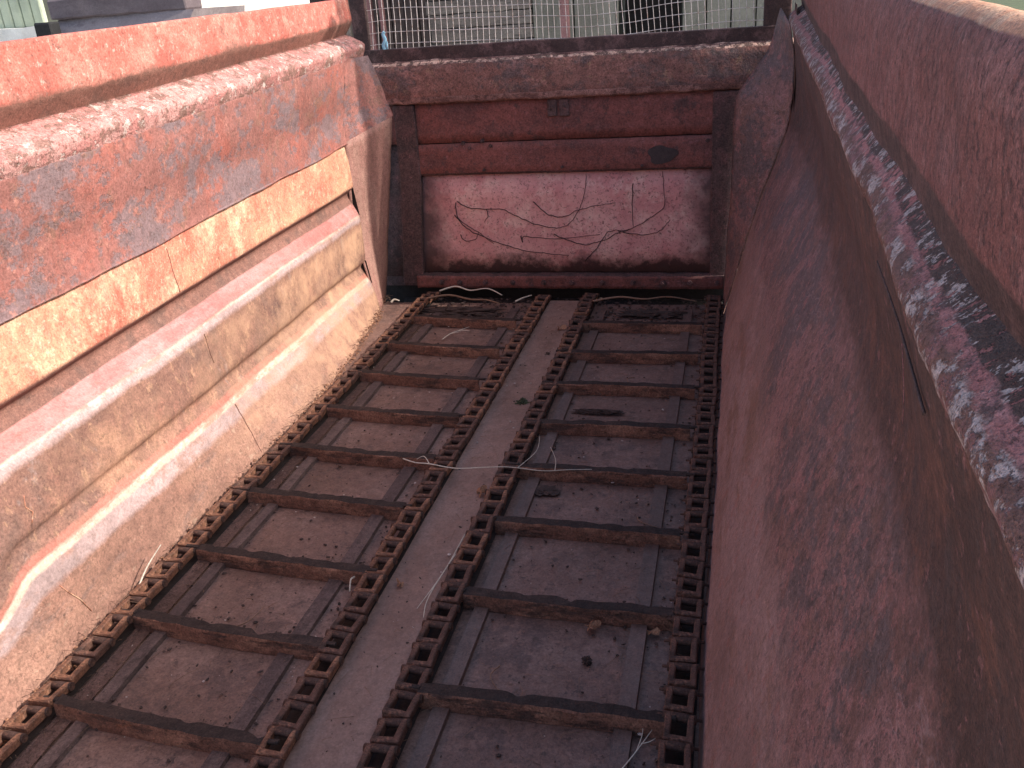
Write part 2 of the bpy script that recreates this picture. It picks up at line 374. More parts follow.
M['green_clad'] = worn('pale_green_cladding', (0.42, 0.47, 0.35), [((.50, .54, .42), 1, .5, .6, U, .6)], grain=.1, bump=.1)
M['seam_dark'] = worn('dark_cladding_seam', (0.05, 0.055, 0.045), [], grain=.1)
M['tin'] = worn('weathered_grey_tin', (0.20, 0.17, 0.18), [((.27, .24, .25), 1.6, .48, .6, (.4, 1, 1), .8), ((.13, .10, .11), 5, .55, .63, (.5, 1, 1), .6)], grain=.15, bump=.2)
M['tin_dark'] = worn('weathered_dark_tin', (0.12, 0.095, 0.105), [((.17, .14, .15), 2, .48, .6, (.4, 1, 1), .8)], grain=.15, bump=.2)
M['board'] = worn('grey_weathered_board', (0.15, 0.125, 0.11), [((.22, .19, .165), 3, .48, .6, (.3, 1, 1), .8), ((.07, .06, .06), 8, .55, .63, (.3, 1, 2), .7)], grain=.3)
M['board_green'] = worn('grey_green_board', (0.19, 0.18, 0.15), [((.25, .235, .20), 2, .48, .6, (1, 1, .3), .8), ((.08, .08, .07), 8, .57, .63, (2, 1, .3), .6)], grain=.2)
M['board_dark'] = worn('dark_stained_board', (0.055, 0.04, 0.037), [((.10, .075, .07), 4, .5, .6, (2, 1, .4), .8)], grain=.3)
M['black'] = worn('black_rubber', (0.02, 0.02, 0.022), [], grain=.2)
M['white'] = worn('chalky_white_wall', (0.78, 0.76, 0.70), [((.66, .63, .57), 2, .5, .62, U, .6)], grain=.1)
M['post_pink'] = worn('faded_red_post', (0.24, 0.12, 0.12), [], grain=.3)

M['corrugated'] = blended('corrugated_panel_finish', ['panel_high', 'groove', 'rib', 'rib_glint', 'rib_mauve', 'panel_mid', 'rib_red', 'panel_low'],
    [(0, 'panel_high'), (1.0, 'groove'), (3.0, 'rib'), (3.93, 'rib_glint'), (4.00, 'rib_mauve'), (4.12, 'panel_mid'),
     (6.42, 'rib_red'), (6.62, 'rib_glint'), (6.84, 'rib_mauve'), (7.16, 'panel_low')], soft=.04, wob=.14, spec=.45, far_tint=((0.56, 0.33, 0.21), 4.1, .85))

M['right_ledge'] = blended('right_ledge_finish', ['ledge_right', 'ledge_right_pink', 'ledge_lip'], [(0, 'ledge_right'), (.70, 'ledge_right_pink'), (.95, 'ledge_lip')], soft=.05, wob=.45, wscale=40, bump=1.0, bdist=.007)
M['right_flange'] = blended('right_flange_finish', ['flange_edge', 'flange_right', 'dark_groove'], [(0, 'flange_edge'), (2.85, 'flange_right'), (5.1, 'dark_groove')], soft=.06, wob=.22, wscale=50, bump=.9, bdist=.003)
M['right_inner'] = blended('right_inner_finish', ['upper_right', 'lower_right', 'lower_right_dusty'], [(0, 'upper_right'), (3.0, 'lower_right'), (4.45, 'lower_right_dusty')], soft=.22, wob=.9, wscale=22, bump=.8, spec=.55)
M['left_flange'] = blended('left_flange_finish', ['flange_left', 'groove'], [(0, 'flange_left'), (4.0, 'groove')], soft=.06, wob=.35)

# ---------------------------------------------------------------- helpers
def new_obj(name, bm, mats, parent=None, smooth=False, sharp=None):
    me = bpy.data.meshes.new(name)
    bm.normal_update()
    bm.to_mesh(me)
    bm.free()
    if not isinstance(mats, (list, tuple)): mats = [mats]
    for m in mats: me.materials.append(m if not isinstance(m, str) else M[m])
    if smooth:
        for p in me.polygons: p.use_smooth = True
        if sharp is not None and hasattr(me, 'set_sharp_from_angle'):
            me.set_sharp_from_angle(angle=math.radians(sharp))
    o = bpy.data.objects.new(name, me)
    COL.objects.link(o)
    if parent is not None: o.parent = parent
    return o

def empty(name, loc=(0, 0, 0)):
    e = bpy.data.objects.new(name, None)
    e.empty_display_size = 0.1
    e.location = loc
    COL.objects.link(e)
    return e

def tag(o, label=None, cat=None, group=None, kind=None):
    if label: o['label'] = label
    if cat: o['category'] = cat
    if group: o['group'] = group
    if kind: o['kind'] = kind
    return o

def fbm(p, s, seed=0.0, oct=3):
    v = 0; a = 1
    q = Vector(p) * s + Vector((seed * 7.1, seed * 3.3, -seed * 5.7))
    for _ in range(oct):
        v += a * noise.noise(q); q = q * 2.03; a *= .5
    return v

def box(bm, a, b, mi=0, bevel=0.0, rot=None, jitter=0.0, cuts=0):
    """axis box from corner a to b"""
    a = Vector(a); b = Vector(b)
    t = bmesh.new()
    bmesh.ops.create_cube(t, size=1.0)
    for v in t.verts:
        v.co = Vector((v.co[i] * (b[i] - a[i]) + (a[i] + b[i]) / 2 for i in range(3)))
    if bevel: bmesh.ops.bevel(t, geom=list(t.edges), offset=bevel, segments=1, affect='EDGES')
    if cuts:
        L = max(range(3), key=lambda i: abs(b[i] - a[i]))
        es = [e for e in t.edges if abs((e.verts[0].co - e.verts[1].co)[L]) > .5 * abs(b[L] - a[L])]
        bmesh.ops.subdivide_edges(t, edges=es, cuts=cuts, use_grid_fill=True)
    if jitter:
        for v in t.verts:
            v.co += Vector((fbm(v.co, 14, 1), fbm(v.co, 14, 2), fbm(v.co, 14, 3))) * jitter
    if rot is not None:
        c, mat = rot
        for v in t.verts: v.co = mat @ (v.co - Vector(c)) + Vector(c)
    mp = [bm.verts.new(v.co) for v in t.verts]
    t.verts.index_update()
    for f in t.faces:
        nf = bm.faces.new([mp[v.index] for v in f.verts]); nf.material_index = mi
    t.free()

def tube(bm, pts, r0, r1=None, n=6, mi=0, cap=True):
    r1 = r0 if r1 is None else r1
    pts = [Vector(p) for p in pts]
    rings = []
    for i, p in enumerate(pts):
        d = (pts[min(i + 1, len(pts) - 1)] - pts[max(i - 1, 0)])
        if d.length < 1e-9: d = Vector((0, 0, 1))
        d.normalize()
        u = d.orthogonal().normalized() if i == 0 else (uu - d * uu.dot(d)).normalized()
        uu = u
        v = d.cross(u)
        r = r0 + (r1 - r0) * i / max(1, len(pts) - 1)
        rings.append([bm.verts.new(p + (u * math.cos(a) + v * math.sin(a)) * r)
                      for a in [2 * math.pi * k / n for k in range(n)]])
    for i in range(len(rings) - 1):
        for k in range(n):
            f = bm.faces.new((rings[i][k], rings[i][(k + 1) % n], rings[i + 1][(k + 1) % n], rings[i + 1][k]))
            f.material_index = mi; f.smooth = True
    if cap:
        for rg in (rings[0][::-1], rings[-1]):
            f = bm.faces.new(rg); f.material_index = mi

def smoothpath(pts, sub=6):
    """Catmull-Rom through pts"""
    P = [Vector(p) for p in pts]
    out = []
    for i in range(len(P) - 1):
        p0 = P[max(i - 1, 0)]; p1 = P[i]; p2 = P[i + 1]; p3 = P[min(i + 2, len(P) - 1)]
        for s in range(sub):
            t = s / sub
            out.append(0.5 * ((2 * p1) + (p2 - p0) * t + (2 * p0 - 5 * p1 + 4 * p2 - p3) * t * t + (3 * p1 - p0 - 3 * p2 + p3) * t ** 3))
    out.append(P[-1])
    return out

def grid(bm, fn, nu, nv, mi=0, mif=None):
    vs = [[bm.verts.new(fn(i / nu, j / nv)) for j in range(nv + 1)] for i in range(nu + 1)]
    for i in range(nu):
        for j in range(nv):
            f = bm.faces.new((vs[i][j], vs[i + 1][j], vs[i + 1][j + 1], vs[i][j + 1]))
            f.material_index = mif(i, j) if mif else mi
            f.smooth = True

class Line:
    """a crease running along the trailer: x and z as functions of y"""
    def __init__(s, pts): s.p = sorted(pts)
    def __call__(s, y):
        P = s.p
        k = 0
        while k < len(P) - 2 and y > P[k + 1][0]: k += 1
        a, b = P[k], P[k + 1]
        t = (y - a[0]) / (b[0] - a[0])
        return Vector((a[1] + (b[1] - a[1]) * t, 0, a[2] + (b[2] - a[2]) * t))

def sheet(name, lines, mats, y0, y1, parent, radii=None, ny=90, dent=0.004, dscale=2.0, sub=4, out=1, thick=0.004, seed=0, prof=None, rough=0.0, lip=0.0):
    p_y = lambda v: v
    """folded sheet through crease lines (top to bottom); mats[i] = material of strip i; creases rounded by radii[i]"""
    bm = bmesh.new()
    names = []
    for m in mats:
        if m not in names: names.append(m)
    n = len(lines)
    radii = radii or [0] * n
    rows = []
    for j in range(ny + 1):
        y = y0 + (y1 - y0) * j / ny
        P = [l(y) for l in lines]
        if prof: P = prof(y, P)
        for p in P: p.y = y
        row = []
        idx = []
        st = []                                  # start and end of every straight strip, after rounding
        arcs = []
        for i in range(n):
            r = radii[i]
            if r and 0 < i < n - 1:
                a = P[i - 1] - P[i]; b = P[i + 1] - P[i]
                ra = min(r, a.length * .42); rb = min(r, b.length * .42)
                A = P[i] + a.normalized() * ra; B = P[i] + b.normalized() * rb
                arcs.append([(1 - t) ** 2 * A + 2 * t * (1 - t) * P[i] + t * t * B for t in (0, .25, .5, .75, 1)])
            else:
                arcs.append([P[i].copy()])
        for i in range(n):
            for q, p in enumerate(arcs[i]):
                row.append(p); idx.append(i - 1 if (len(arcs[i]) > 1 and q < 2) else i)
            if i < n - 1:
                A = arcs[i][-1]; B = arcs[i + 1][0]
                for k in range(1, sub):
                    row.append(A.lerp(B, k / sub)); idx.append(i)
        if lip:
            for m in (-1, -2):
                row[m].z += lip * fbm((0, p_y(y), 3.3), 2.2, seed + 20) ; row[m].x += abs(lip * fbm((0, p_y(y), 9.1), 1.4, seed + 21)) * .9
        for p in row:
            q = (0.0, p.y, p.z)
            p.x += dent * fbm(q, dscale, seed) + rough * fbm(q, 17, seed + 3)
            p.z += .3 * dent * fbm(q, dscale, seed + 9) + rough * fbm(q, 17, seed + 5)
        rows.append([bm.verts.new(p) for p in row])
        if j == 0:
            acc = [0.0]
            for q in range(1, len(row)): acc.append(acc[-1] + (row[q] - row[q - 1]).length)
            # fold coordinate: whole numbers at the creases
            cr = []
            q = 0
            for i in range(n):
                m = len(arcs[i]); cr.append(q + m // 2); q += m + (sub - 1)
            us = []
            for q in range(len(row)):
                i = max(t for t in range(n) if cr[t] <= q) if q >= cr[0] else 0
                if i >= n - 1: us.append(float(n - 1)); continue
                a0, a1 = acc[cr[i]], acc[cr[i + 1]]
                us.append(i + (acc[q] - a0) / max(1e-6, a1 - a0))
    uvl = bm.loops.layers.uv.new('fold')
    for j in range(ny):
        for k in range(len(rows[0]) - 1):
            q = (rows[j][k], rows[j + 1][k], rows[j + 1][k + 1], rows[j][k + 1])
            uu = [(us[k], j), (us[k], j + 1), (us[k + 1], j + 1), (us[k + 1], j)]
            if out < 0: q = q[::-1]; uu = uu[::-1]
            f = bm.faces.new(q)
            for lp, c in zip(f.loops, uu): lp[uvl].uv = (c[0], c[1] / ny)
            f.smooth = True
            f.material_index = names.index(mats[min(idx[k], len(mats) - 1)])
    o = new_obj(name, bm, names, parent)
    if thick:
        md = o.modifiers.new('thickness', 'SOLIDIFY')
        md.thickness = thick; md.offset = -1
    return o

# ================================================================ THE TRAILER BODY
body = empty('spreader_body', (0, 0, 0))
tag(body, 'rusty red steel spreader trailer body seen from inside, with corrugated lit side', 'trailer body')

Y0, Y1 = 0.15, 4.95
L_top = Line([(1.5, -2.093, 1.684), (4.95, -2.194, 1.732), (5.3, -2.20, 1.737)])
L_fb = Line([(1.5, -2.100, 1.497), (4.95, -2.181, 1.604)])
L_gi = Line([(1.5, -2.161, 1.429), (4.95, -2.234, 1.538)])
L_le = Line([(1.5, -2.057, 1.371), (4.95, -2.120, 1.484)])
L_seam = Line([(1.5, -2.115, .931), (4.95, -2.20, .979)])
L_seam2 = Line([(1.5, -2.130, .937), (4.95, -2.214, .986)])
L_Ab = Line([(1.5, -2.095, .709), (4.95, -2.20, .717)])
L_g1 = Line([(1.5, -2.127, .616), (4.95, -2.22, .624)])
L_g1b = Line([(1.5, -2.150, .672), (4.95, -2.245, .682)])
L_l1 = Line([(1.5, -2.045, .566), (4.95, -2.181, .551)])
L_Bb = Line([(1.5, -1.990, .375), (4.95, -2.182, .27)])
L_g2a = Line([(1.5, -1.997, .352), (4.95, -2.222, .238)])
L_g2 = Line([(1.5, -2.004, .307), (4.95, -2.198, .188)])
L_l2 = Line([(1.5, -1.946, .238), (4.95, -2.161, .127)])
L_bot = Line([(0.0, -1.915, -.09), (3.4, -1.945, -.09), (4.2, -2.005, -.09), (4.95, -2.12, -.09)])

# top flange with its rolled rim, then the undercut and the ledge
def off(line, dx, dz):
    return Line([(a, b + dx, c + dz) for a, b, c in line.p])
YF = 5.27
sheet('top_flange', [off(L_top, -.05, -.03), off(L_top, -.045, .0), off(L_top, -.012, .004), L_top, L_fb, L_gi, off(L_gi, .0, -.004)],
      ['left_flange'] * 6, Y0, YF, body,
      radii=[0, .01, .012, .012, .022, .012, 0], dent=.012, dscale=1.8, seed=1, out=-1)

def ledge_prof(y, P):
    return P
sheet('ledge', [L_gi, L_le, off(L_le, -.018, -.052), off(L_le, -.030, -.075)],
      ['ledge_left', 'ledge_left', 'ledge_left'], Y0, 5.27, body, radii=[0, .035, .01, 0], dent=.012, dscale=1.8, seed=1, rough=.003, ny=200, out=-1)

def up_prof(y, P):
    return P
sheet('upper_panel', [off(L_le, -.024, -.055), off(L_le, -.040, -.20), off(L_seam, -.008, .14), off(L_seam, 0, .0), off(L_seam, .002, -.014)],
      ['upper_left'] * 4, Y0, 4.97, body, radii=[0, .05, .05, 0, 0], dent=.012, dscale=1.8, seed=1, rough=.0015, ny=220, sub=6, lip=.012, out=-1)

def low_prof(y, P):
    # the lower rib dies away near the rear
    t = max(0.0, min(1.0, (1.80 - y) / .16)); t = t * t * (3 - 2 * t)
    if t > 0:
        a = P[4]; b = P[7].copy(); c = P[8]
        for k, u in ((5, .38), (6, .47), (7, .62)):
            P[k] = P[k].lerp(a.lerp(c, u) + Vector((-.01, 0, 0)), t)
    return P
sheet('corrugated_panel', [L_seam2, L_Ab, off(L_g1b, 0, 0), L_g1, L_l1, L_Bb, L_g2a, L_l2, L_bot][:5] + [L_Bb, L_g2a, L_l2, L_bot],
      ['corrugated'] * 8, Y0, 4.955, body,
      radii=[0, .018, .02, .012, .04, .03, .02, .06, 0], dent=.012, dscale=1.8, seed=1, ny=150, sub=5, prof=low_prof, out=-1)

def wall_trace(pts, r0, r1, mat, name):
    # pts: (y, z) on the corrugated panel; follows its folds
    order = [L_seam2, L_Ab, L_g1b, L_g1, L_l1, L_Bb, L_g2a, L_l2, L_bot]
    out_ = []
    for (y, z) in pts:
        P = [l(y) for l in order]
        x = P[0].x
        for a_, b_ in zip(P[:-1], P[1:]):
            if a_.z >= z >= b_.z: x = a_.x + (b_.x - a_.x) * (a_.z - z) / max(1e-6, a_.z - b_.z)
        out_.append((x + .012 * fbm((0, y, z), 1.8, 1) + .001, y, z))
    b_m = bmesh.new(); tube(b_m, out_, r0, r1, n=5); new_obj(name, b_m, mat, body)
for (y, za, zb) in ((3.02, .90, .72), (3.05, .53, .40), (3.08, .20, -.03)):
    wall_trace([(y + .004 * fbm((0, 0, z_ * 9), 3, 2), z_) for z_ in [za + (zb - za) * k / 12 for k in range(13)]], .0018, .0014, 'groove', 'weld_bead')
wall_trace([(1.90, .46), (1.885, .43), (1.90, .405), (1.88, .38)], .0014, .0026, 'panel_high', 'paint_nick')
wall_trace([(1.86, .17), (1.88, .13), (1.91, .08), (1.93, .02)], .0012, .0020, 'panel_high', 'paint_nick')

# end caps closing the hollow rib ends (small dark triangles)
for (a, b, c) in ((L_Ab, L_g1b, L_l1), (L_Bb, L_g2a, L_l2)):
    bm = bmesh.new()
    pts = [l(4.955) for l in (a, b, c)]
    for p in pts: p.y = 4.962
    pts2 = [p + Vector((-.10, 0, 0)) for p in pts]
    f = bm.faces.new([bm.verts.new(p) for p in (pts[0], pts[2], pts2[2], pts2[0])])
    new_obj('rib_end_plate', bm, 'gap', body)

# left corner plates: flat gusset from the wall to the bulkhead, plus the upper curved one
def lerp3(a, b, t): return Vector(a).lerp(Vector(b), t)
bm = bmesh.new()
def gl(u, v):
    top = lerp3((-2.205, 4.945, .982), (-2.012, 5.275, 1.078), u)
    bot = lerp3((-2.132, 4.95, -.06), (-2.205, 5.275, -.06), u)
    p = top.lerp(bot, v)
    if v < 1 and u < .02: 
        pass
    c = math.sin(u * math.pi) * .0
    fold = -.012 * max(0, (u - .62)) / .38
    p.x += fold + .004 * fbm(p, 5, 2); p.y += .004 * fbm(p, 5, 4)
    # wall side follows slight outward bow
    p.x -= .055 * math.sin(min(1, v) * math.pi) * (1 - u)
    return p
grid(bm, gl, 12, 24)
g = new_obj('corner_gusset', bm, 'gusset', body)
md = g.modifiers.new('thickness', 'SOLIDIFY'); md.thickness = .006
bm = bmesh.new()
def gu(u, v):
    # v: 0 top (ledge) .. 1 fold line ; u: 0 wall .. 1 bulkhead
    ys = 4.962
    A0 = off(L_le, -.024, -.055)(ys); A1 = off(L_le, -.040, -.20)(ys); A2 = off(L_seam, -.008, .14)(ys); A3 = L_seam(ys)
    a = (A0.lerp(A1, v / .3) if v < .3 else A1.lerp(A2, (v - .3) / .42) if v < .72 else A2.lerp(A3, (v - .72) / .28))
    a.y = ys; a.x += .0008
    b = lerp3((-2.175, 5.22, 1.48), (-2.012, 5.275, 1.078), v)
    if v < 1:
        b = lerp3((-2.125, 5.27, 1.425), (-2.10, 5.272, 1.351), v / .4) if v < .4 else lerp3((-2.10, 5.272, 1.351), (-2.012, 5.275, 1.078), (v - .4) / .6)
    p = a.lerp(b, u)
    p.x += .006 * math.sin(u * 7) * math.sin(v * math.pi) * u + .012 * fbm((0, p.y, p.z), 1.8, 1)
    return p
grid(bm, gu, 16, 20)
new_obj('corner_gusset', bm, 'upper_left', body)

# ---- right side
R_top = Line([(.7, .272, 1.672), (1.6, .285, 1.682), (5.3, .30, 1.733)])
R_fb = Line([(.8, .252, 1.447), (2.3, .252, 1.495), (4.9, .296, 1.578), (5.3, .30, 1.585)])
R_gi = Line([(.86, .269, 1.409), (1.15, .260, 1.418), (2.4, .259, 1.459), (5.4, .312, 1.556)])
R_le = Line([(.63, .200, 1.351), (1.41, .212, 1.377), (2.67, .226, 1.418), (4.9, .236, 1.492), (5.3, .245, 1.505)])
R_L2 = Line([(.91, .255, .931), (1.99, .280, .944), (4.0, .305, .968), (4.95, .265, .98)])
R_bot = Line([(0, -.048, -.055), (5.3, -.042, -.055)])
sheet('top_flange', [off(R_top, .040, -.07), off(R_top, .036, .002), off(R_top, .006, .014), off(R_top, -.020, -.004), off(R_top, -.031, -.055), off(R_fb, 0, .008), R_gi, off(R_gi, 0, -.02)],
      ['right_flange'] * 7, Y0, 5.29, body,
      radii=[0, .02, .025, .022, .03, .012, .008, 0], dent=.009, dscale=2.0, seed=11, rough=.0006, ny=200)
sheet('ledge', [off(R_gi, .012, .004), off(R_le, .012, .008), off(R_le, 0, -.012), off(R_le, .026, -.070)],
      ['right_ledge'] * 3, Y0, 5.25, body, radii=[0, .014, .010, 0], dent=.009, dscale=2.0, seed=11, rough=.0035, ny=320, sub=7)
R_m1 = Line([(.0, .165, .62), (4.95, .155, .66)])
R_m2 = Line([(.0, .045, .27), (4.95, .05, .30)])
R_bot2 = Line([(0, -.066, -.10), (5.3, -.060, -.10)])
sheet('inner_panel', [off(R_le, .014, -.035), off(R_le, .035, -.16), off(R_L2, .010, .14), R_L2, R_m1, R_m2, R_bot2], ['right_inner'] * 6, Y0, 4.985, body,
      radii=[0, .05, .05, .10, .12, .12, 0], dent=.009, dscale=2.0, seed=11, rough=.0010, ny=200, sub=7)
bm = bmesh.new()
def pl(tab, z):
    for (z0, x0), (z1, x1) in zip(tab[:-1], tab[1:]):
        if z <= z0 and z >= z1: return x0 + (x1 - x0) * (z0 - z) / (z0 - z1)
    return tab[-1][1] if z < tab[-1][0] else tab[0][1]
_ys = 4.975
_T = [(p.z, p.x) for p in (l(_ys) for l in (off(R_le, .004, -.0), off(R_le, .014, -.035), off(R_le, .035, -.16), off(R_L2, .010, .14), R_L2, R_m1, R_m2, R_bot2))]
_B = [(1.60, .225), (1.345, .159), (1.106, -.006), (0, -.042), (-.1, -.045)]
def gr(u, v):
    za = 1.475 - 1.56 * v; zb = 1.535 - 1.62 * v
    a = Vector((pl(_T, za) - .004, _ys, za)); b = Vector((pl(_B, zb), 5.275, zb))
    e = u * u * (3 - 2 * u) * .5 + u * .5
    p = a.lerp(b, u)
    p.x += .009 * fbm((0, p.y, p.z), 2.0, 11)
    return p
grid(bm, gr, 14, 40)
_uv = bm.loops.layers.uv.new('fold')
for f in bm.faces:
    for lp in f.loops: lp[_uv].uv = (3.45 + .5 * max(0, 1.0 - lp.vert.co.z), 0)
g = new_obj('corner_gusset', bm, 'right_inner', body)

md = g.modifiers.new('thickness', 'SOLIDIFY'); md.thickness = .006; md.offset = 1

bm = bmesh.new()
grid(bm, lambda u, v: Vector((R_le(4.9 + .39 * u).x + .03 + .01 * v, 4.9 + .39 * u, 1.56 - .62 * v)), 4, 8)
new_obj('corner_backing', bm, 'upper_right', body)
# the sheet has sprung away from the ledge: a black split with one lifted edge
bm = bmesh.new()
pts = [(.222, 1.47, 1.3085), (.2225, 1.40, 1.303), (.2225, 1.33, 1.298), (.2235, 1.25, 1.289), (.2235, 1.17, 1.278), (.224, 1.10, 1.266), (.2245, 1.03, 1.2535)]
tube(bm, smoothpath(pts, 5), .0010, .0026, n=6)
new_obj('split_seam', bm, 'dark_groove', body)
bm = bmesh.new()
tube(bm, smoothpath([(.223, 1.20, 1.275), (.223, 1.16, 1.235), (.222, 1.13, 1.19)], 5), .0007, .0004, n=5)
new_obj('paint_curl', bm, 'ledge_right_pink', body)

# ---- bulkhead (headboard) across the front
HX0, HX1 = -2.30, .33
hb = empty('headboard'); hb.parent = body
def hsheet(name, prof, mats, x0=HX0, x1=HX1, nx=120, parent=hb, dent=.004, seed=0, sub=4, rough=.001, topwave=0):
    bm = bmesh.new()
    names = []
    for m in mats:
        if m not in names: names.append(m)
    rows = []; idx = []
    for i, (y, z) in enumerate(prof):
        if i < len(prof) - 1:
            for s in range(sub):
                t = s / sub
                rows.append((y + (prof[i + 1][0] - y) * t, z + (prof[i + 1][1] - z) * t)); idx.append(i)
    rows.append(prof[-1]); idx.append(len(prof) - 2)
    vs = []
    for k, (y, z) in enumerate(rows):
        r = []
        for i in range(nx + 1):
            x = x0 + (x1 - x0) * i / nx
            p = Vector((x, y, z))
            p.y += dent * fbm(p, 3, seed) + rough * fbm(p, 18, seed + 1)
            p.z += rough * 2 * fbm(p, 18, seed + 2)
            if topwave and k < sub * 2: p.z += topwave * fbm((x, 0, 0), 9, seed)
            r.append(bm.verts.new(p))
        vs.append(r)
    for k in range(len(rows) - 1):
        for i in range(nx):
            f = bm.faces.new((vs[k][i], vs[k + 1][i], vs[k + 1][i + 1], vs[k][i + 1]))
            f.material_index = names.index(mats[idx[k]]); f.smooth = True
    o = new_obj(name, bm, names, parent)
    md = o.modifiers.new('thickness', 'SOLIDIFY'); md.thickness = .006; md.offset = -1
    return o
def hole_free(): pass
hsheet('top_beam', [(5.42, 1.30), (5.395, 1.372), (5.350, 1.382), (5.305, 1.352), (5.268, 1.175), (5.280, 1.140), (5.318, 1.128)],
       ['rim', 'rim', 'rim', 'beam_top', 'ledge_pink', 'ledge_pink'], dent=.006, seed=21, rough=.003, topwave=.006)
hsheet('upper_band', [(5.316, 1.135), (5.312, .90)], ['plate_red'], seed=22)
hsheet('middle_band', [(5.312, .895), (5.300, .890), (5.297, .72), (5.308, .706)], ['plate_red', 'plate_red', 'plate_dark'], x0=-1.90, x1=-.10, seed=23)
hsheet('lower_backing', [(5.345, .93), (5.350, .05)], ['plate_dark'], seed=24)
hatch = hsheet('hatch_panel', [(5.326, .712), (5.328, .085)], ['hatch'], x0=-1.96, x1=-.125, seed=25)
hsheet('bottom_flange', [(5.325, .082), (5.262, .076), (5.258, -.002), (5.285, -.006)], ['plate_dark', 'plate_red', 'plate_dark'], x0=-1.98, x1=-.05, seed=26, rough=.002)
bm = bmesh.new(); box(bm, (-2.32, 5.356, -.02), (.34, 5.366, 1.33))  # unseen plate added to stop light leaking through the bulkhead
new_obj('light_seal_plate', bm, 'plate_dark', hb)
# side channels
for (xa, xb, tl) in ((-2.02, -1.885, 0), (-.135, .03, 0)):
    bm = bmesh.new()
    box(bm, (xa, 5.290, .0), (xb, 5.34, 1.13), jitter=.003, cuts=10, bevel=.006)
    if xa < -1:
        for v in bm.verts: v.co.x -= max(0, .75 - v.co.z) * .09
    new_obj('side_channel', bm, 'plate_dark', hb)
# dark gap under the bulkhead
bm = bmesh.new()
box(bm, (-2.35, 5.40, -.32), (.2, 5.44, .06)); box(bm, (-2.35, 5.05, -.36), (.2, 5.46, -.32)); box(bm, (-2.35, 5.08, -.32), (.2, 5.10, -.07))
new_obj('gap_backing', bm, 'gap', hb)
# grease stain, an oval of its own on the middle band
bm = bmesh.new()
ring = []
for k in range(28):
    a = 2 * math.pi * k / 28
    rr = 1 + .12 * math.sin(3 * a + 1) + .07 * math.sin(5 * a)
    ring.append(bm.verts.new((-.415 + .082 * rr * math.cos(a), 5.2925, .795 + .052 * rr * math.sin(a))))
bm.faces.new(ring)
new_obj('grease_patch', bm, 'grease', hb)
# bolts
def bolt(x, y, z, r=.016, par=hb):
    bm = bmesh.new()
    n = 6; h = .016
    a0 = random.random()
    r1 = [bm.verts.new((x + r * math.cos(a0 + k * math.pi / 3), y, z + r * math.sin(a0 + k * math.pi / 3))) for k in range(n)]
    r2 = [bm.verts.new((x + r * .9 * math.cos(a0 + k * math.pi / 3), y - h, z + r * .9 * math.sin(a0 + k * math.pi / 3))) for k in range(n)]
    for k in range(n): bm.faces.new((r1[k], r1[(k + 1) % n], r2[(k + 1) % n], r2[k]))
    bm.faces.new(r2)
    tube(bm, [(x, y - h + .001, z), (x, y - h - .012, z)], r * .5, n=7)
    new_obj('bolt', bm, 'plate_dark', par)
for x in (-1.82, -1.69, -1.52, -1.335, -1.15, -.96, -.78, -.60, -.42, -.24, -.09):
    bolt(x + random.uniform(-.01, .01), 5.259, .036, .017)
for (x, z) in ((-1.60, .895), (-1.56, .865), (-1.48, .905), (-1.43, .875), (-1.045, 1.085), (-.975, 1.088), (-.16, .865), (-1.93, .96), (-1.95, 1.10)):
    bolt(x, 5.313, z, .014)
for (x, z) in ((-1.48, .735), (-.53, .735), (-1.0, .74)): bolt(x, 5.297, z, .010)
# two black mount plates behind the top bolts
bm = bmesh.new()
for x in (-1.045, -.975): box(bm, (x - .028, 5.300, 1.03), (x + .028, 5.318, 1.125), bevel=.004, jitter=.003)
new_obj('mount_plate', bm, 'plate_dark', hb)
# cracks / dry creeper marks on the hatch: traced in the plane of the hatch at their own place
CR = [
  [(-1.679, 0.542), (-1.632, 0.504), (-1.52, 0.49), (-1.395, 0.486), (-1.251, 0.413), (-1.106, 0.369), (-1.009, 0.373), (-0.921, 0.457), (-0.88, 0.574), (-0.866, 0.644), (-0.862, 0.69)] ,
  [(-1.705, 0.461), (-1.632, 0.368), (-1.51, 0.304), (-1.338, 0.24), (-1.165, 0.206), (-1.079, 0.201), (-0.988, 0.186)] ,
  [(-1.195, 0.533), (-1.102, 0.447), (-1.006, 0.434), (-0.927, 0.469), (-0.788, 0.502), (-0.694, 0.512)] ,
  [(-1.079, 0.33), (-0.917, 0.262), (-0.795, 0.281), (-0.663, 0.333), (-0.556, 0.38), (-0.417, 0.472), (-0.406, 0.553), (-0.412, 0.69)] ,
  [(-0.686, 0.341), (-0.581, 0.32), (-0.487, 0.319), (-0.417, 0.354), (-0.367, 0.413)] ,
  [(-0.884, 0.155), (-0.808, 0.244), (-0.741, 0.341), (-0.663, 0.345), (-0.604, 0.357)] ,
  [(-0.585, 0.626), (-0.594, 0.487), (-0.589, 0.368)] ,
  [(-1.679, 0.331), (-1.652, 0.293), (-1.582, 0.3), (-1.558, 0.342)] ,
  [(-1.288, 0.315), (-1.28, 0.277), (-1.258, 0.312), (-1.061, 0.295), (-0.794, 0.322)] ,
  [(-1.688, 0.53), (-1.677, 0.431), (-1.563, 0.342), (-1.463, 0.266)] ,
  [(-1.495, 0.49), (-1.488, 0.448), (-1.512, 0.409)] ,
]
bm = bmesh.new()
for path in CR:
    pts = []
    for (x, z) in path:
        pts.append((x, 5.3225, z))
    sp = smoothpath(pts, 7)
    sp = [Vector((p.x + .006 * fbm(p, 25, 1), p.y + .002 * fbm(p, 20, 5), p.z + .008 * fbm(p, 22, 2))) for p in sp]
    tube(bm, sp, .0030, .0014, n=5)
new_obj('dry_stem_marks', bm, 'crack', hatch)

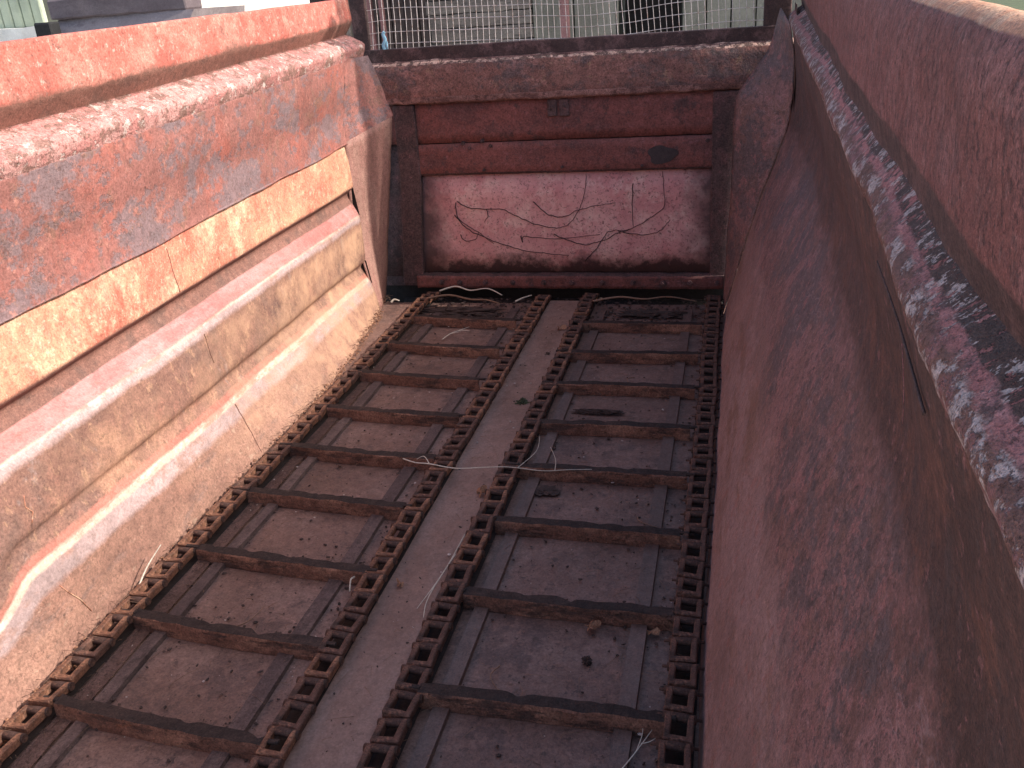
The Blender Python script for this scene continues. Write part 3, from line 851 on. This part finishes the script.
# ---- bed: centre plate, side strips and floor plates, wear runners (all bolted to the body)
def plate(name, poly4, z, mat, parent=body, seed=0, nx=14, ny=110, amp=.003, thick=.006):
    (xa0, xb0, ya), (xa1, xb1, yb) = poly4
    bm = bmesh.new()
    def fn(u, v):
        y = ya + (yb - ya) * v
        xa = xa0 + (xa1 - xa0) * v; xb = xb0 + (xb1 - xb0) * v
        p = Vector((xa + (xb - xa) * u, y, z))
        p.z += amp * fbm(p, 3.1, seed) + amp * .3 * fbm(p, 14, seed)
        return p
    grid(bm, fn, nx, ny)
    return new_obj(name, bm, mat, parent)
bed = plate('bed_plate', ((-2.3, .1, .3), (-2.3, .1, 5.13)), -.058, 'bed', nx=90, ny=190, amp=.003)
plate('centre_plate', ((-1.083, -.880, .3), (-1.078, -.885, 5.12)), -.034, 'bed_smooth', seed=2, amp=.003)
plate('side_strip', ((-1.815, -1.755, .3), (-1.83, -1.78, 5.1)), -.046, 'dirt_strip', seed=3, nx=6, amp=.006)
for xc in (-1.868, -1.118, -.838, -.098): plate('chain_shade_strip', ((xc - .040, xc + .040, .3), (xc - .040, xc + .040, 5.13)), -.050, 'gap', nx=2, ny=60, amp=.002)  # black strips laid under the chains as shade in the link holes
def runner(xa, xb, mat, z, wob=0.0, y1=5.0):
    bm = bmesh.new()
    n = 60
    y0 = .4
    prev = None
    for i in range(n + 1):
        y = y0 + (y1 - y0) * i / n
        dx = wob * fbm((0, y, xa), 2.5, xa)
        dz = .002 * fbm((xa, y, 0), 6, 2)
        cur = [bm.verts.new((xa + dx, y, -.062)), bm.verts.new((xa + dx + .002, y, z + dz)),
               bm.verts.new((xb + dx - .002, y, z + dz)), bm.verts.new((xb + dx, y, -.062))]
        if prev:
            for k in range(3): bm.faces.new((prev[k], prev[k + 1], cur[k + 1], cur[k]))
        prev = cur
    new_obj('wear_runner', bm, mat, body)
runner(-.765, -.715, 'runner', -.042)
runner(-.268, -.216, 'runner', -.042)
runner(-1.752, -1.705, 'runner_left', -.040, .006)
runner(-1.300, -1.245, 'runner_left', -.042, .004)
# shaft and sprocket shadow zone under the bulkhead
bm = bmesh.new()
tube(bm, [(-2.1, 5.33, -.15), (0, 5.33, -.15)], .055, n=14)
new_obj('front_shaft', bm, 'gap', body)

# ================================================================ SCRAPER CONVEYORS
PITCH = .0972
def link_bm(mi_pins):
    """one rectangular chain link: two side bars, a barrel and a closed end; local origin in its middle"""
    bm = bmesh.new()
    L, W = PITCH, .078 + random.uniform(-.003, .003)
    s = .0175 + random.uniform(-.002, .002)
    for sx in (-1, 1):
        xa = sx * W / 2; xb = sx * (W / 2 - s)
        box(bm, (min(xa, xb), -L / 2 + .006, -.016), (max(xa, xb), L / 2 - .002, .012), bevel=.003, jitter=.0015)
    box(bm, (-W / 2 + .002, -L / 2 + .006, -.014), (W / 2 - .002, -L / 2 + .026, .012), bevel=.004, jitter=.0015)
    tube(bm, [(-W / 2 - .006, L / 2 - .008, -.001), (0, L / 2 - .008, .0), (W / 2 + .006, L / 2 - .008, -.001)], .0125, n=9, mi=1)
    if mi_pins:
        tube(bm, [(-W / 2 - .02, L / 2 - .008, .0), (W / 2 + .02, L / 2 - .008, .0)], .0045, n=6, mi=1)
    return bm

def straw_tube(): pass

def conveyor(label, xl, xr, ends, lm_left, lm_right, pins_l, pins_r, phase):
    root = empty('scraper_conveyor', ((xl + xr) / 2, 1.5, -.055))
    tag(root, label, 'conveyor', 'scraper conveyors on the spreader bed')
    off0 = Vector(root.location)
    n = 0
    for (x, mats, pins, ph) in ((xl, lm_left, pins_l, phase[0]), (xr, lm_right, pins_r, phase[1])):
        first = None
        strand = empty('chain_strand'); strand.parent = root
        strand.location = (x - off0.x, 0, 0)
        y = 1.02 + ph
        while y < 5.22:
            if first is None or len(first) < 7:
                o = new_obj('chain_link', link_bm(pins), [mats if random.random() < .7 else 'link_dark', 'barrel'], strand)
                first = (first or []) + [o]
            else:
                o = random.choice(first).copy(); COL.objects.link(o); o.parent = strand
            o.location = (random.uniform(-.003, .003) + .004 * math.sin(y * 2.3 + x), y - off0.y, .052 - .006 + random.uniform(-.002, .002) - (.03 * max(0, (y - 5.05) / .15)))
            o.rotation_euler = (random.uniform(-.11, .11), random.uniform(-.09, .09), random.uniform(-.06, .06))
            y += PITCH
    # slats: angle bars, each a mesh of its own with worn edges
    for i, (xa, ya, xb, yb) in enumerate(ends):
        bm = bmesh.new()
        N = 44
        prof = [(-.031, -.056), (-.030, -.006), (-.027, -.001), (.010, .001), (.015, -.003), (.015, -.010), (-.021, -.012), (-.022, -.056)]
        rows = []
        bow = random.uniform(-.014, .010); sd = random.uniform(0, 50)
        notch = [(random.random(), random.uniform(.004, .013), random.uniform(.01, .06)) for _ in range(6)]
        for k in range(N + 1):
            t = k / N
            c = Vector((xa + (xb - xa) * t, ya + (yb - ya) * t + bow * math.sin(math.pi * t), 0))
            row = []
            for q, (dy, dz) in enumerate(prof):
                p = Vector((c.x, c.y + dy, dz))
                amp = .0032 if q in (1, 2, 3, 4) else .0018
                p.y += amp * fbm((p.x, q * .03, sd), 16, sd) * 1.2
                p.z += amp * fbm((p.x, q * .03, sd + 3), 16, sd) * (1 if dz > -.03 else 0)
                if q in (3, 4, 5):
                    for (nt_, dp, wd) in notch:
                        if abs(t - nt_) < wd: p.y -= dp * (1 - abs(t - nt_) / wd)
                row.append(bm.verts.new(p - off0))
            rows.append(row)
        np_ = len(prof)
        for k in range(N):
            for q in range(np_):
                f = bm.faces.new((rows[k][q], rows[k][(q + 1) % np_], rows[k + 1][(q + 1) % np_], rows[k + 1][q]))
                f.material_index = 1 if q in (2, 3) else 0
                f.smooth = True
        bm.faces.new(rows[0]); bm.faces.new(rows[-1][::-1])
        # dark lip ends reaching out over the chains
        for (x, y, s) in ((xa, ya, -1), (xb, yb, 1)):
            box(bm, Vector((x - .050 if s < 0 else x - .005, y - .017, -.006)) - off0, Vector((x + .005 if s < 0 else x + .030, y - .002, .004)) - off0, mi=1, bevel=.002, jitter=.002)
        s = new_obj('slat', bm, ['slat', 'slat_top'], root, smooth=True, sharp=40)
    return root

left_ends = [(-1.80, .82, -1.13, .76), (-1.80, 1.205, -1.13, 1.155), (-1.814, 1.591, -1.137, 1.547), (-1.828, 1.978, -1.141, 1.928), (-1.821, 2.346, -1.151, 2.295), (-1.835, 2.741, -1.168, 2.698),
             (-1.840, 3.121, -1.165, 3.073), (-1.832, 3.505, -1.174, 3.464), (-1.835, 3.92, -1.188, 3.864), (-1.838, 4.323, -1.186, 4.269), (-1.84, 4.745, -1.195, 4.696)]
right_ends = [(-.80, 1.0, -.13, 1.0), (-.803, 1.40, -.131, 1.395), (-.806, 1.794, -.135, 1.790), (-.800, 2.23, -.140, 2.215), (-.803, 2.655, -.146, 2.640), (-.812, 3.05, -.146, 3.041),
              (-.818, 3.435, -.153, 3.437), (-.822, 3.853, -.153, 3.845), (-.828, 4.247, -.155, 4.258), (-.832, 4.677, -.153, 4.672)]
conveyor('rusty slatted scraper conveyor along the bright corrugated wall', -1.868, -1.118, left_ends, 'link', 'link', False, False, (0, .03))
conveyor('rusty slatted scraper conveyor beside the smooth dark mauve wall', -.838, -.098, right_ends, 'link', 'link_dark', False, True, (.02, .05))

# ================================================================ WIRE GUARD on the bulkhead
gd = empty('mesh_guard', (-1.0, 5.36, 1.37))
tag(gd, 'brown framed wire mesh guard standing on top of the headboard', 'mesh guard')
og = Vector(gd.location)
GT = 3.75
def gpart(name, bm, mat, **k):
    for v in bm.verts: v.co -= og
    return new_obj(name, bm, mat, gd, **k)
bm = bmesh.new(); box(bm, (-2.225, 5.340, 1.370), (.262, 5.400, 1.448), bevel=.004, jitter=.002, cuts=40)
gpart('bottom_rail', bm, 'frame')
for (xa, xb) in ((-2.235, -2.140), (.120, .262)):
    bm = bmesh.new(); box(bm, (xa, 5.355, 1.40), (xb, 5.398, GT), bevel=.004, jitter=.002, cuts=30)
    gpart('upright', bm, 'frame')
bm = bmesh.new(); box(bm, (-2.20, 5.352, GT), (.185, 5.400, GT + .06), bevel=.004)
gpart('top_rail', bm, 'frame')
# thin light angle lip along the rail
bm = bmesh.new(); box(bm, (-2.14, 5.330, 1.366), (.14, 5.340, 1.374), jitter=.001, cuts=30)
gpart('lip', bm, 'ledge_pink')
# welded wire: one part, its wires are its pattern
bm = bmesh.new()
x = -2.125
i = 0
while x < .10:
    pts = []
    for k in range(14):
        z = 1.42 + (GT - 1.42) * k / 13
        sag = .012 * math.sin(z * 3.1 + x * 2) + .022 * fbm((x * .7, 0, z), 1.3, 3)
        pts.append((x + sag, 5.375 + .012 * fbm((x, 0, z), 1.5, 5), z))
    tube(bm, pts, .0021, n=4, cap=False)
    x += .0355; i += 1
z = 1.46
while z < GT - .02:
    pts = []
    for k in range(30):
        x = -2.145 + 2.28 * k / 29
        zz = z + .014 * math.sin(x * 3.4 + z) + .022 * fbm((x, 0, z * .6), 1.2, 7)
        pts.append((x, 5.371 + .012 * fbm((x, 0, z), 1.5, 5), zz))
    tube(bm, pts, .0023, n=4, cap=False)
    z += .062
gpart('wire_mesh', bm, 'wire')
# unseen knob added on the tall upright to throw the round flange shadow
bm = bmesh.new()
bmesh.ops.create_icosphere(bm, subdivisions=2, radius=.07, matrix=Matrix.Translation((.155, 5.24, 3.44)))
box(bm, (.12, 5.22, 3.26), (.18, 5.36, 3.38), bevel=.01)
gpart('shadow_knob', bm, 'frame')
# blue clip caught in the mesh
bm = bmesh.new()
tube(bm, smoothpath([(-2.045, 5.355, 1.445), (-2.05, 5.352, 1.47), (-2.035, 5.35, 1.50), (-2.045, 5.352, 1.53), (-2.036, 5.354, 1.545)], 4), .012, .009, n=8)
tube(bm, [(-2.03, 5.355, 1.445), (-2.028, 5.352, 1.49)], .007, n=6)
tag(new_obj('plastic_clip', bm, 'blue'), 'small pale blue plastic scrap caught in the left of the wire mesh', 'plastic scrap')

# ================================================================ LITTER ON THE BED
ZB = -.050
def stem(label, pts, r, mat='straw', cat='stem', name='straw', fork=None, group=None):
    bm = bmesh.new()
    sp = smoothpath(pts, 8)
    tube(bm, sp, r, r * .5, n=5)
    if fork:
        for fk in fork: tube(bm, smoothpath(fk, 6), r * .7, r * .3, n=5)
    tag(new_obj(name, bm, mat), label, cat, group)
stem('long pale straw lying on the centre plate, straighter of the crossing pair', [(-.897, 2.56, -.022), (-.905, 2.34, -.020), (-.934, 2.14, -.022)], .0024, 'straw')
stem('bent pale straw curling at its near end on the centre plate', [(-.893, 2.43, -.015), (-.911, 2.26, -.018), (-.913, 2.17, -.02), (-.898, 2.095, -.018)], .0026, 'straw')
stem('thin string-like stem stretched across the centre plate between both conveyors',
     [(-1.293, 3.03, .004), (-1.23, 3.0, .006), (-1.163, 2.985, .012), (-1.05, 2.975, .004), (-.93, 2.985, .010), (-.83, 2.99, .014), (-.70, 2.985, .008), (-.60, 3.0, .010), (-.509, 3.02, .006)], .0028, 'straw',
     fork=[[(-.80, 2.99, .012), (-.75, 3.12, .02), (-.772, 3.29, .0)], [(-.65, 2.99, .01), (-.66, 3.06, .02), (-.70, 3.16, .02)], [(-1.163, 2.985, .012), (-1.2, 3.03, .02), (-1.23, 3.02, .01)]])
stem('short forked pale twig lying on the near right of the bed', [(-.235, 1.62, -.04), (-.20, 1.69, -.036), (-.165, 1.765, -.030)], .0024, 'straw', name='forked_twig', cat='twig',
     fork=[[(-.20, 1.69, -.036), (-.19, 1.74, -.03), (-.192, 1.775, -.03)], [(-.19, 1.715, -.034), (-.17, 1.72, -.03), (-.155, 1.735, -.03)]])
stem('small white feathery stem on the far left bed plate', [(-1.575, 4.47, -.045), (-1.545, 4.54, -.035), (-1.50, 4.60, -.038), (-1.45, 4.60, -.04)], .003, 'straw',
     fork=[[(-1.545, 4.54, -.035), (-1.49, 4.56, -.03)], [(-1.52, 4.58, -.035), (-1.46, 4.64, -.03)]])
stem('upper pale stick heaped under the left end of the bulkhead', [(-1.80, 5.16, .01), (-1.70, 5.19, .03), (-1.597, 5.16, .015), (-1.48, 5.15, .03), (-1.377, 5.10, .005)], .006, 'straw', name='dry_stick', cat='stick')
stem('lower brown stick heaped under the left end of the bulkhead', [(-1.83, 5.02, .01), (-1.70, 5.05, .02), (-1.56, 5.02, .004), (-1.45, 4.99, .012), (-1.358, 4.96, .0)], .008, 'straw_brown', name='dry_stick', cat='stick')
stem('long thin pale stick under the right end of the bulkhead', [(-.803, 5.03, -.005), (-.65, 5.06, .012), (-.50, 5.05, .004), (-.36, 5.07, .012), (-.20, 5.04, -.004)], .007, 'straw_brown', name='dry_stick', cat='stick')
stem('short white chip at the far end of the left conveyor by the centre plate', [(-1.27, 5.0, .0), (-1.23, 5.03, .012), (-1.18, 5.06, .02)], .006, 'straw', name='white_chip', cat='chip')
stem('pale blade of grass leaning on the left chain by the tan wall', [(-1.905, 2.09, -.01), (-1.905, 2.16, .03), (-1.885, 2.23, .075)], .0035, 'straw', name='grass_blade', cat='grass blade')
stem('small white curl standing at the right end of the third left slat', [(-1.185, 2.24, -.0), (-1.178, 2.20, .018), (-1.170, 2.165, .0)], .004, 'straw', name='white_curl', cat='curl')
stem('white pebble-like scrap at the foot of the left corner plate', [(-2.05, 4.95, .005), (-2.03, 4.96, .02), (-2.00, 4.965, .01)], .008, 'straw', name='white_scrap', cat='scrap')
for lab, (x, y), c in (('thin brown stem on the centre plate near the third far slat', (-.94, 3.32), .05), ('brown stem lying on the near right plate', (-.62, 1.95), .06), ('little brown stem on the upper right plate', (-.45, 4.02), .05),
                    ('brown stalk across the near left bed plate', (-1.52, 1.98), .07), ('curled brown stalk against the right wear runner', (-.31, 2.78), .05)):
    a = random.random() * 6
    stem(lab, [(x, y, ZB + .006), (x + c * math.cos(a), y + c * math.sin(a), ZB + .016), (x + 2 * c * math.cos(a + .5), y + 2 * c * math.sin(a + .5), ZB + .008)], .0028, 'straw_brown')
# lobed dry leaf
def leaf(label, x, y, s, a, z=ZB + .012, lobes=5, mat='leaf'):
    bm = bmesh.new()
    n = lobes * 6
    c = bm.verts.new((0, 0, .004))
    rg = []
    for k in range(n):
        t = 2 * math.pi * k / n
        r = s * (.45 + .55 * abs(math.cos(lobes * t / 2)) ** 1.5) * (1.0 + .5 * math.cos(t))
        rg.append(bm.verts.new((r * math.cos(t), r * .7 * math.sin(t), .012 * math.sin(3 * t) * s / .03)))
    for k in range(n): bm.faces.new((c, rg[k], rg[(k + 1) % n]))
    o = new_obj('dry_leaf', bm, mat)
    o.location = (x, y, z); o.rotation_euler = (.2, -.15, a)
    md = o.modifiers.new('t', 'SOLIDIFY'); md.thickness = .0015
    tag(o, label, 'leaf')
leaf('lobed tan leaf on the near right bed plate', -.388, 2.15, .026, .5)
leaf('small dark leaf beyond the right wear runner', -.205, 2.15, .02, .2, lobes=2)
leaf('reddish leaf scrap below the second far slat on the centre plate', -.915, 2.84, .03, 1.2, z=-.018)
leaf('narrow brown leaf near the far end of the centre plate', -.93, 4.62, .028, .1, lobes=3, z=-.02)
leaf('tiny brown leaf on the centre plate beside the left chain', -1.03, 2.25, .02, 2.2, lobes=3, z=-.02)
# clumps of dirt: each heap its own object
def clump(label, x, y, sx, sy, h, mat='crumb', name='dirt_clump', cat='dirt clump'):
    bm = bmesh.new()
    bmesh.ops.create_icosphere(bm, subdivisions=4, radius=1)
    for v in bm.verts:
        k = 1 + .6 * fbm(v.co, 2.4, x * 3) + .35 * fbm(v.co, 8, y)
        v.co = Vector((v.co.x * sx * k, v.co.y * sy * k, v.co.z * h * k))
    o = new_obj(name, bm, mat, smooth=False)
    o.location = (x, y, ZB + .002)
    tag(o, label, cat)
clump('long narrow dark clump on the right conveyor bed', -.57, 3.63, .10, .016, .014, 'crumb', 'dirt_clump', 'dirt clump')
clump('small dark moss tuft on the centre plate beside the right chain', -.935, 3.68, .03, .03, .026, 'moss', 'moss_clump', 'moss clump')
clump('small black dirt lump on the far centre plate', -.93, 4.27, .022, .02, .018)
clump('dark dirt heap in the corner by the left runner of the right conveyor', -.68, 2.93, .05, .03, .007)
clump('black pebble near the leaf on the near right plate', -.375, 2.01, .012, .012, .012)
clump('loose dirt in the right far corner under the bulkhead', -.45, 4.93, .16, .05, .02)
clump('loose dirt bank in the left far corner under the bulkhead', -1.6, 4.93, .24, .05, .025)
# loose crumbs nobody could count
def crumbs(name, label, n, mat, fn, s0, s1):
    bm = bmesh.new()
    for _ in range(n):
        x, y, z = fn()
        s = s0 + (s1 - s0) * random.random() ** 3
        t = bmesh.ops.create_icosphere(bm, subdivisions=1, radius=s)
        st = Vector((random.uniform(.5, 1.6), random.uniform(.5, 1.6), random.uniform(.3, .8)))
        r = Matrix.Rotation(random.random() * 6, 3, 'Z')
        for v in t['verts']:
            v.co = r @ Vector((v.co.x * st.x, v.co.y * st.y, v.co.z * st.z)) * random.uniform(.75, 1.25) + Vector((x, y, z))
    tag(new_obj(name, bm, mat), label, 'dirt', kind='stuff')
BAYS = [(-1.70, -1.31, 1.0), (-.71, -.28, 1.0), (-1.83, -1.76, .9), (-.21, -.14, .9), (-1.235, -1.17, .9)]
def on_bed():
    a, b, _ = random.choice(BAYS + BAYS[:2])
    y = random.uniform(1.2, 5.1)
    x = random.uniform(a, b)
    if random.random() < .35:
        e = random.choice(left_ends if x < -1 else right_ends); y = max(1.2, e[1] + .02 + .05 * random.random() ** 2)
    if random.random() < .6: x = a + (b - a) * random.choice((random.random() ** 3, 1 - random.random() ** 3))
    return (x, y, ZB + random.uniform(-.004, .002))
crumbs('loose_crumbs', 'dark dirt crumbs and grit scattered over the bed plates', 3200, 'crumb', on_bed, .001, .0065)
def on_far():
    y = random.uniform(4.8, 5.2)
    return (random.uniform(-1.95, -.06), y, ZB + .004)
crumbs('loose_crumbs', 'dirt and husks gathered in front of the bulkhead', 900, 'crumb', on_far, .003, .014)
def on_pale():
    a, b, _ = random.choice(BAYS + [(-1.06, -.90, 1)])
    return (random.uniform(a, b), random.uniform(1.3, 5.1), ZB + (.022 if a == -1.06 else .004))
crumbs('pale_flecks', 'pale grit and paint flecks sprinkled over the bed', 260, 'crumb_pale', on_pale, .001, .0055)
def on_centre():
    return (random.uniform(-1.07, -.89), random.uniform(1.3, 5.1), -.033)
crumbs('centre_grit', 'dark grit sprinkled on the smooth centre plate', 200, 'crumb', on_centre, .001, .005)
def on_edge():
    y = random.uniform(1.2, 4.9)
    return (L_bot(y).x + random.uniform(-.005, .035), y, ZB + random.uniform(0, .035))
crumbs('edge_rust', 'rust crumbs caked along the foot of the lit wall', 1500, 'leaf', on_edge, .002, .008)
def hay():
    bm = bmesh.new()
    for _ in range(1100):
        y = random.uniform(1.25, 5.1); x = random.choice((random.uniform(-1.84, -.92), random.uniform(-.85, -.1), L_bot(y).x + random.uniform(.0, .05)))
        L = random.uniform(.004, .03) * (.5 + random.random()); a = random.random() * 6.3
        d = Vector((math.cos(a), math.sin(a), 0)) * L
        z = ZB + (.006 if x > L_bot(y).x + .05 else .05) + (.018 if -1.08 < x < -.88 else 0)
        p = Vector((x, y, z))
        tube(bm, [p - d, p + Vector((0, 0, random.uniform(0, .006))), p + d], .0010, .0005, n=3)
    tag(new_obj('chaff', bm, 'straw_brown'), 'short bits of straw chaff sprinkled over the bed', 'chaff', kind='stuff')
hay()

# ================================================================ SURROUNDINGS
bm = bmesh.new()
vs = [bm.verts.new(p) for p in ((-400, -100, -1.2), (400, -100, -1.2), (400, 900, -1.2), (-400, 900, -1.2))]
bm.faces.new(vs)
tag(new_obj('ground', bm, 'concrete'), 'pale sunlit yard concrete round the trailer', kind='structure')
bm = bmesh.new()
grid(bm, lambda u, v: Vector((3.5 + 200 * u, -60 + 400 * v, -.95 + .2 * fbm((u * 200, v * 400, 0), .05, 1))), 40, 80)
tag(new_obj('grass_verge', bm, 'grass'), kind='structure')

rnd = random.Random(5)
for i in range(7):
    bm = bmesh.new()
    cx, cy = 9 + i * 5.2, 26 + i * 2.5
    tube(bm, [(cx, cy, -1.2), (cx + .05, cy, -.2), (cx + .1, cy + .05, .5)], .07, .03, n=6)
    crown = bmesh.new()
    for _ in range(900):
        d = Vector((rnd.gauss(0, 1), rnd.gauss(0, 1), rnd.gauss(0, 1))).normalized() * rnd.random() ** .4
        c = Vector((cx + d.x * 2.0, cy + d.y * 1.6, .25 + d.z * 1.15 + .3 * fbm(d * 2, 1, i)))
        a_ = Vector((rnd.uniform(-1, 1), rnd.uniform(-1, 1), rnd.uniform(-1, 1))).normalized() * rnd.uniform(.08, .2)
        b_ = a_.orthogonal().normalized() * rnd.uniform(.05, .12)
        crown.faces.new([crown.verts.new(c - a_), crown.verts.new(c + b_), crown.verts.new(c + a_), crown.verts.new(c - b_)])
    root = empty('shrub', (cx, cy, -1.2))
    for q in (bm, crown):
        for v in q.verts: v.co -= Vector(root.location)
    new_obj('trunk', bm, 'board_dark', root); new_obj('crown', crown, 'grass', root)
    tag(root, ('first', 'second', 'third', 'fourth', 'fifth', 'sixth', 'seventh')[i] + ' green shrub from the left in the row beyond the right rim', 'shrub', 'shrubs beyond the right rim')

# green clad shed on a pale block plinth, far left
YB = 14.0
sh = empty('clad_shed', (-13.5, YB, -1.2)); tag(sh, 'pale green vertically clad shed on a whitish plinth beyond the left wall', 'shed')
os_ = Vector(sh.location)
def spart(root, name, mat, fnb):
    bm = bmesh.new(); fnb(bm)
    for v in bm.verts: v.co -= Vector(root.location)
    return new_obj(name, bm, mat, root)
def rough_plinth(bm): box(bm, (-19, YB - .25, -1.2), (-11.25, YB + 1, 1.66), jitter=.05, cuts=20)
spart(sh, 'plinth', 'white', rough_plinth)
def clad(bm):
    x = -18.9
    while x < -11.35:
        box(bm, (x, YB, 1.65), (x + .19, YB + .12, 4.6), bevel=.02)
        x += .205
spart(sh, 'cladding', 'green_clad', clad)
spart(sh, 'backing', 'seam_dark', lambda bm: box(bm, (-18.9, YB + .06, 1.55), (-11.4, YB + 1.4, 4.5)))
spart(sh, 'roof', 'tin', lambda bm: box(bm, (-19.2, YB - .2, 4.6), (-11.2, YB + 2, 4.75)))
# long grey tin-sided container or hopper
tn = empty('tin_trough', (-9, 11, -1.2)); tag(tn, 'long weathered grey tin trough with a folded rim beyond the left wall', 'trough')
k9 = 11.0 / 14.0
def sx9(x): return x * k9
spart(tn, 'rim', 'tin_dark', lambda bm: box(bm, (-8.72, 10.9, 1.74), (-6.72, 11.3, 1.98), bevel=.02, jitter=.01, cuts=12))
def trough(bm):
    a = [(-8.66, 11.0, 1.76), (-6.62, 10.9, 1.74), (-6.85, 10.6, 1.2), (-8.75, 10.6, 1.2)]
    b = [(-8.66, 12.2, 1.76), (-6.62, 12.2, 1.74), (-6.85, 12.4, 1.2), (-8.75, 12.4, 1.2)]
    va = [bm.verts.new(p) for p in a]; vb = [bm.verts.new(p) for p in b]
    bm.faces.new(va); bm.faces.new(vb[::-1])
    for i in range(4): bm.faces.new((va[i], vb[i], vb[(i + 1) % 4], va[(i + 1) % 4]))
spart(tn, 'side', 'tin', trough)
spart(tn, 'top_sheet', 'tin_dark', lambda bm: box(bm, (-8.7, 11.32, 1.9), (-6.9, 12.3, 2.25), bevel=.04))
def tlegs(bm):
    for x in (-8.6, -7.0):
        for y in (10.9, 12.0): box(bm, (x - .05, y - .05, -1.2), (x + .05, y + .05, 1.22), bevel=.01)
spart(tn, 'leg_frame', 'tin_dark', tlegs)
# black rubber block by its end
bm = bmesh.new()
box(bm, (-8.76, 10.55, -1.2), (-8.42, 10.75, 1.72), bevel=.02)
for v in bm.verts:
    if v.co.z > 1.6: v.co.x = -8.59 + (v.co.x + 8.59) * .72
tag(new_obj('rubber_buffer', bm, 'black'), 'black tapered rubber buffer beside the grey tin trough', 'buffer')
# white wall added further off for the bright patch, turned to the sun
wl = empty('bright_patch_wall', (-8, 22, -1.2)); tag(wl, 'added white wall, turned to the sun for the bright patch between the tin trough and the mesh guard', 'wall')
WR = (( -12, 22.1, 0), Matrix.Rotation(math.radians(50), 3, 'Z'))
spart(wl, 'added_wall_face', 'white', lambda bm: box(bm, (-22, 22, -1.2), (-4, 22.3, 3.5), jitter=.01, cuts=10, rot=WR))
spart(wl, 'added_wall_coping', 'concrete', lambda bm: box(bm, (-22, 21.9, 3.5), (-4, 22.4, 3.62), bevel=.02, rot=WR))
bm = bmesh.new(); box(bm, (-7.3, 16, -1.2), (-6.2, 16.6, 1.99), bevel=.05, jitter=.03, cuts=6)
bm2 = None
tag(new_obj('dark_crate', bm, 'board_dark'), 'dark crate standing before the added white wall', 'crate')

# plank-walled barn behind the guard
bn = empty('plank_barn', (-2.5, 14, -1.2)); tag(bn, 'grey timber barn with a black doorway behind the mesh guard', 'barn')
def planks_h(xa, xb, z0, z1, hgt, d=0):
    def f(bm):
        z = z0
        i = 0
        while z < z1:
            box(bm, (xa + random.uniform(-.03, .03), 14 + d + random.uniform(0, .03), z), (xb + random.uniform(-.03, .03), 14.08 + d, z + hgt - .012), bevel=.006, jitter=.012, cuts=10)
            z += hgt; i += 1
    return f
def planks_v(xa, xb, z0, z1, wd, d=0):
    def f(bm):
        x = xa
        while x < xb - .01:
            box(bm, (x, 14 + d + random.uniform(0, .03), z0), (min(xb, x + wd - .02), 14.08 + d, z1), bevel=.006, jitter=.01, cuts=6)
            x += wd
    return f
spart(bn, 'backing_wall', 'seam_dark', lambda bm: box(bm, (-6.5, 14.12, -1.2), (-1.75, 16, 3.9)))
spart(bn, 'backing_wall', 'seam_dark', lambda bm: box(bm, (-.82, 14.12, -1.2), (2.4, 16, 3.9)))
spart(bn, 'dark_boarding', 'board_dark', planks_v(-6.5, -4.62, -1.2, 3.9, .22))
spart(bn, 'plank_siding', 'board', planks_h(-4.60, -3.0, -1.2, 3.9, .20))
spart(bn, 'sheet_panel', 'board_green', planks_v(-2.98, -1.72, -1.2, 3.9, .62))
spart(bn, 'doorway_interior', 'gap', lambda bm: box(bm, (-1.72, 14.9, -1.2), (-.82, 15.0, 2.6)))
spart(bn, 'sheet_panel', 'board_green', planks_v(-.80, 2.4, -1.2, 3.9, .34))
spart(bn, 'roof', 'tin', lambda bm: box(bm, (-6.8, 13.6, 3.9), (2.7, 16.3, 4.02), bevel=.01))
for (x, m, wd) in ((-5.35, 'post_pink', .05), (-5.15, 'post_pink', .035), (-2.42, 'post_pink', .06), (-5.75, 'board', .08)):
    bm = bmesh.new()
    box(bm, (x - wd, 13.5, -1.2), (x + wd, 13.5 + 2 * wd, 3.85), bevel=.01, jitter=.006, cuts=10)
    lab = {-5.35: 'thicker faded red post left of the plank siding', -5.15: 'thinner faded red post left of the plank siding', -2.42: 'dull red post before the green-grey panel',
           -5.75: 'grey timber post at the left end of the barn'}[x]
    tag(new_obj('yard_post', bm, m), lab, 'post')
# pale board lying just beyond the bulkhead, seen through the slit under the rail
bm = bmesh.new(); box(bm, (-1.86, 5.75, 1.05), (-1.12, 5.83, 1.40), bevel=.004, jitter=.003, cuts=6)
box(bm, (-1.80, 5.76, -1.2), (-1.74, 5.82, 1.06)); box(bm, (-1.2, 5.76, -1.2), (-1.14, 5.82, 1.06))
tag(new_obj('pale_board', bm, 'white'), 'pale board glimpsed in the slit between guard and headboard', 'board')
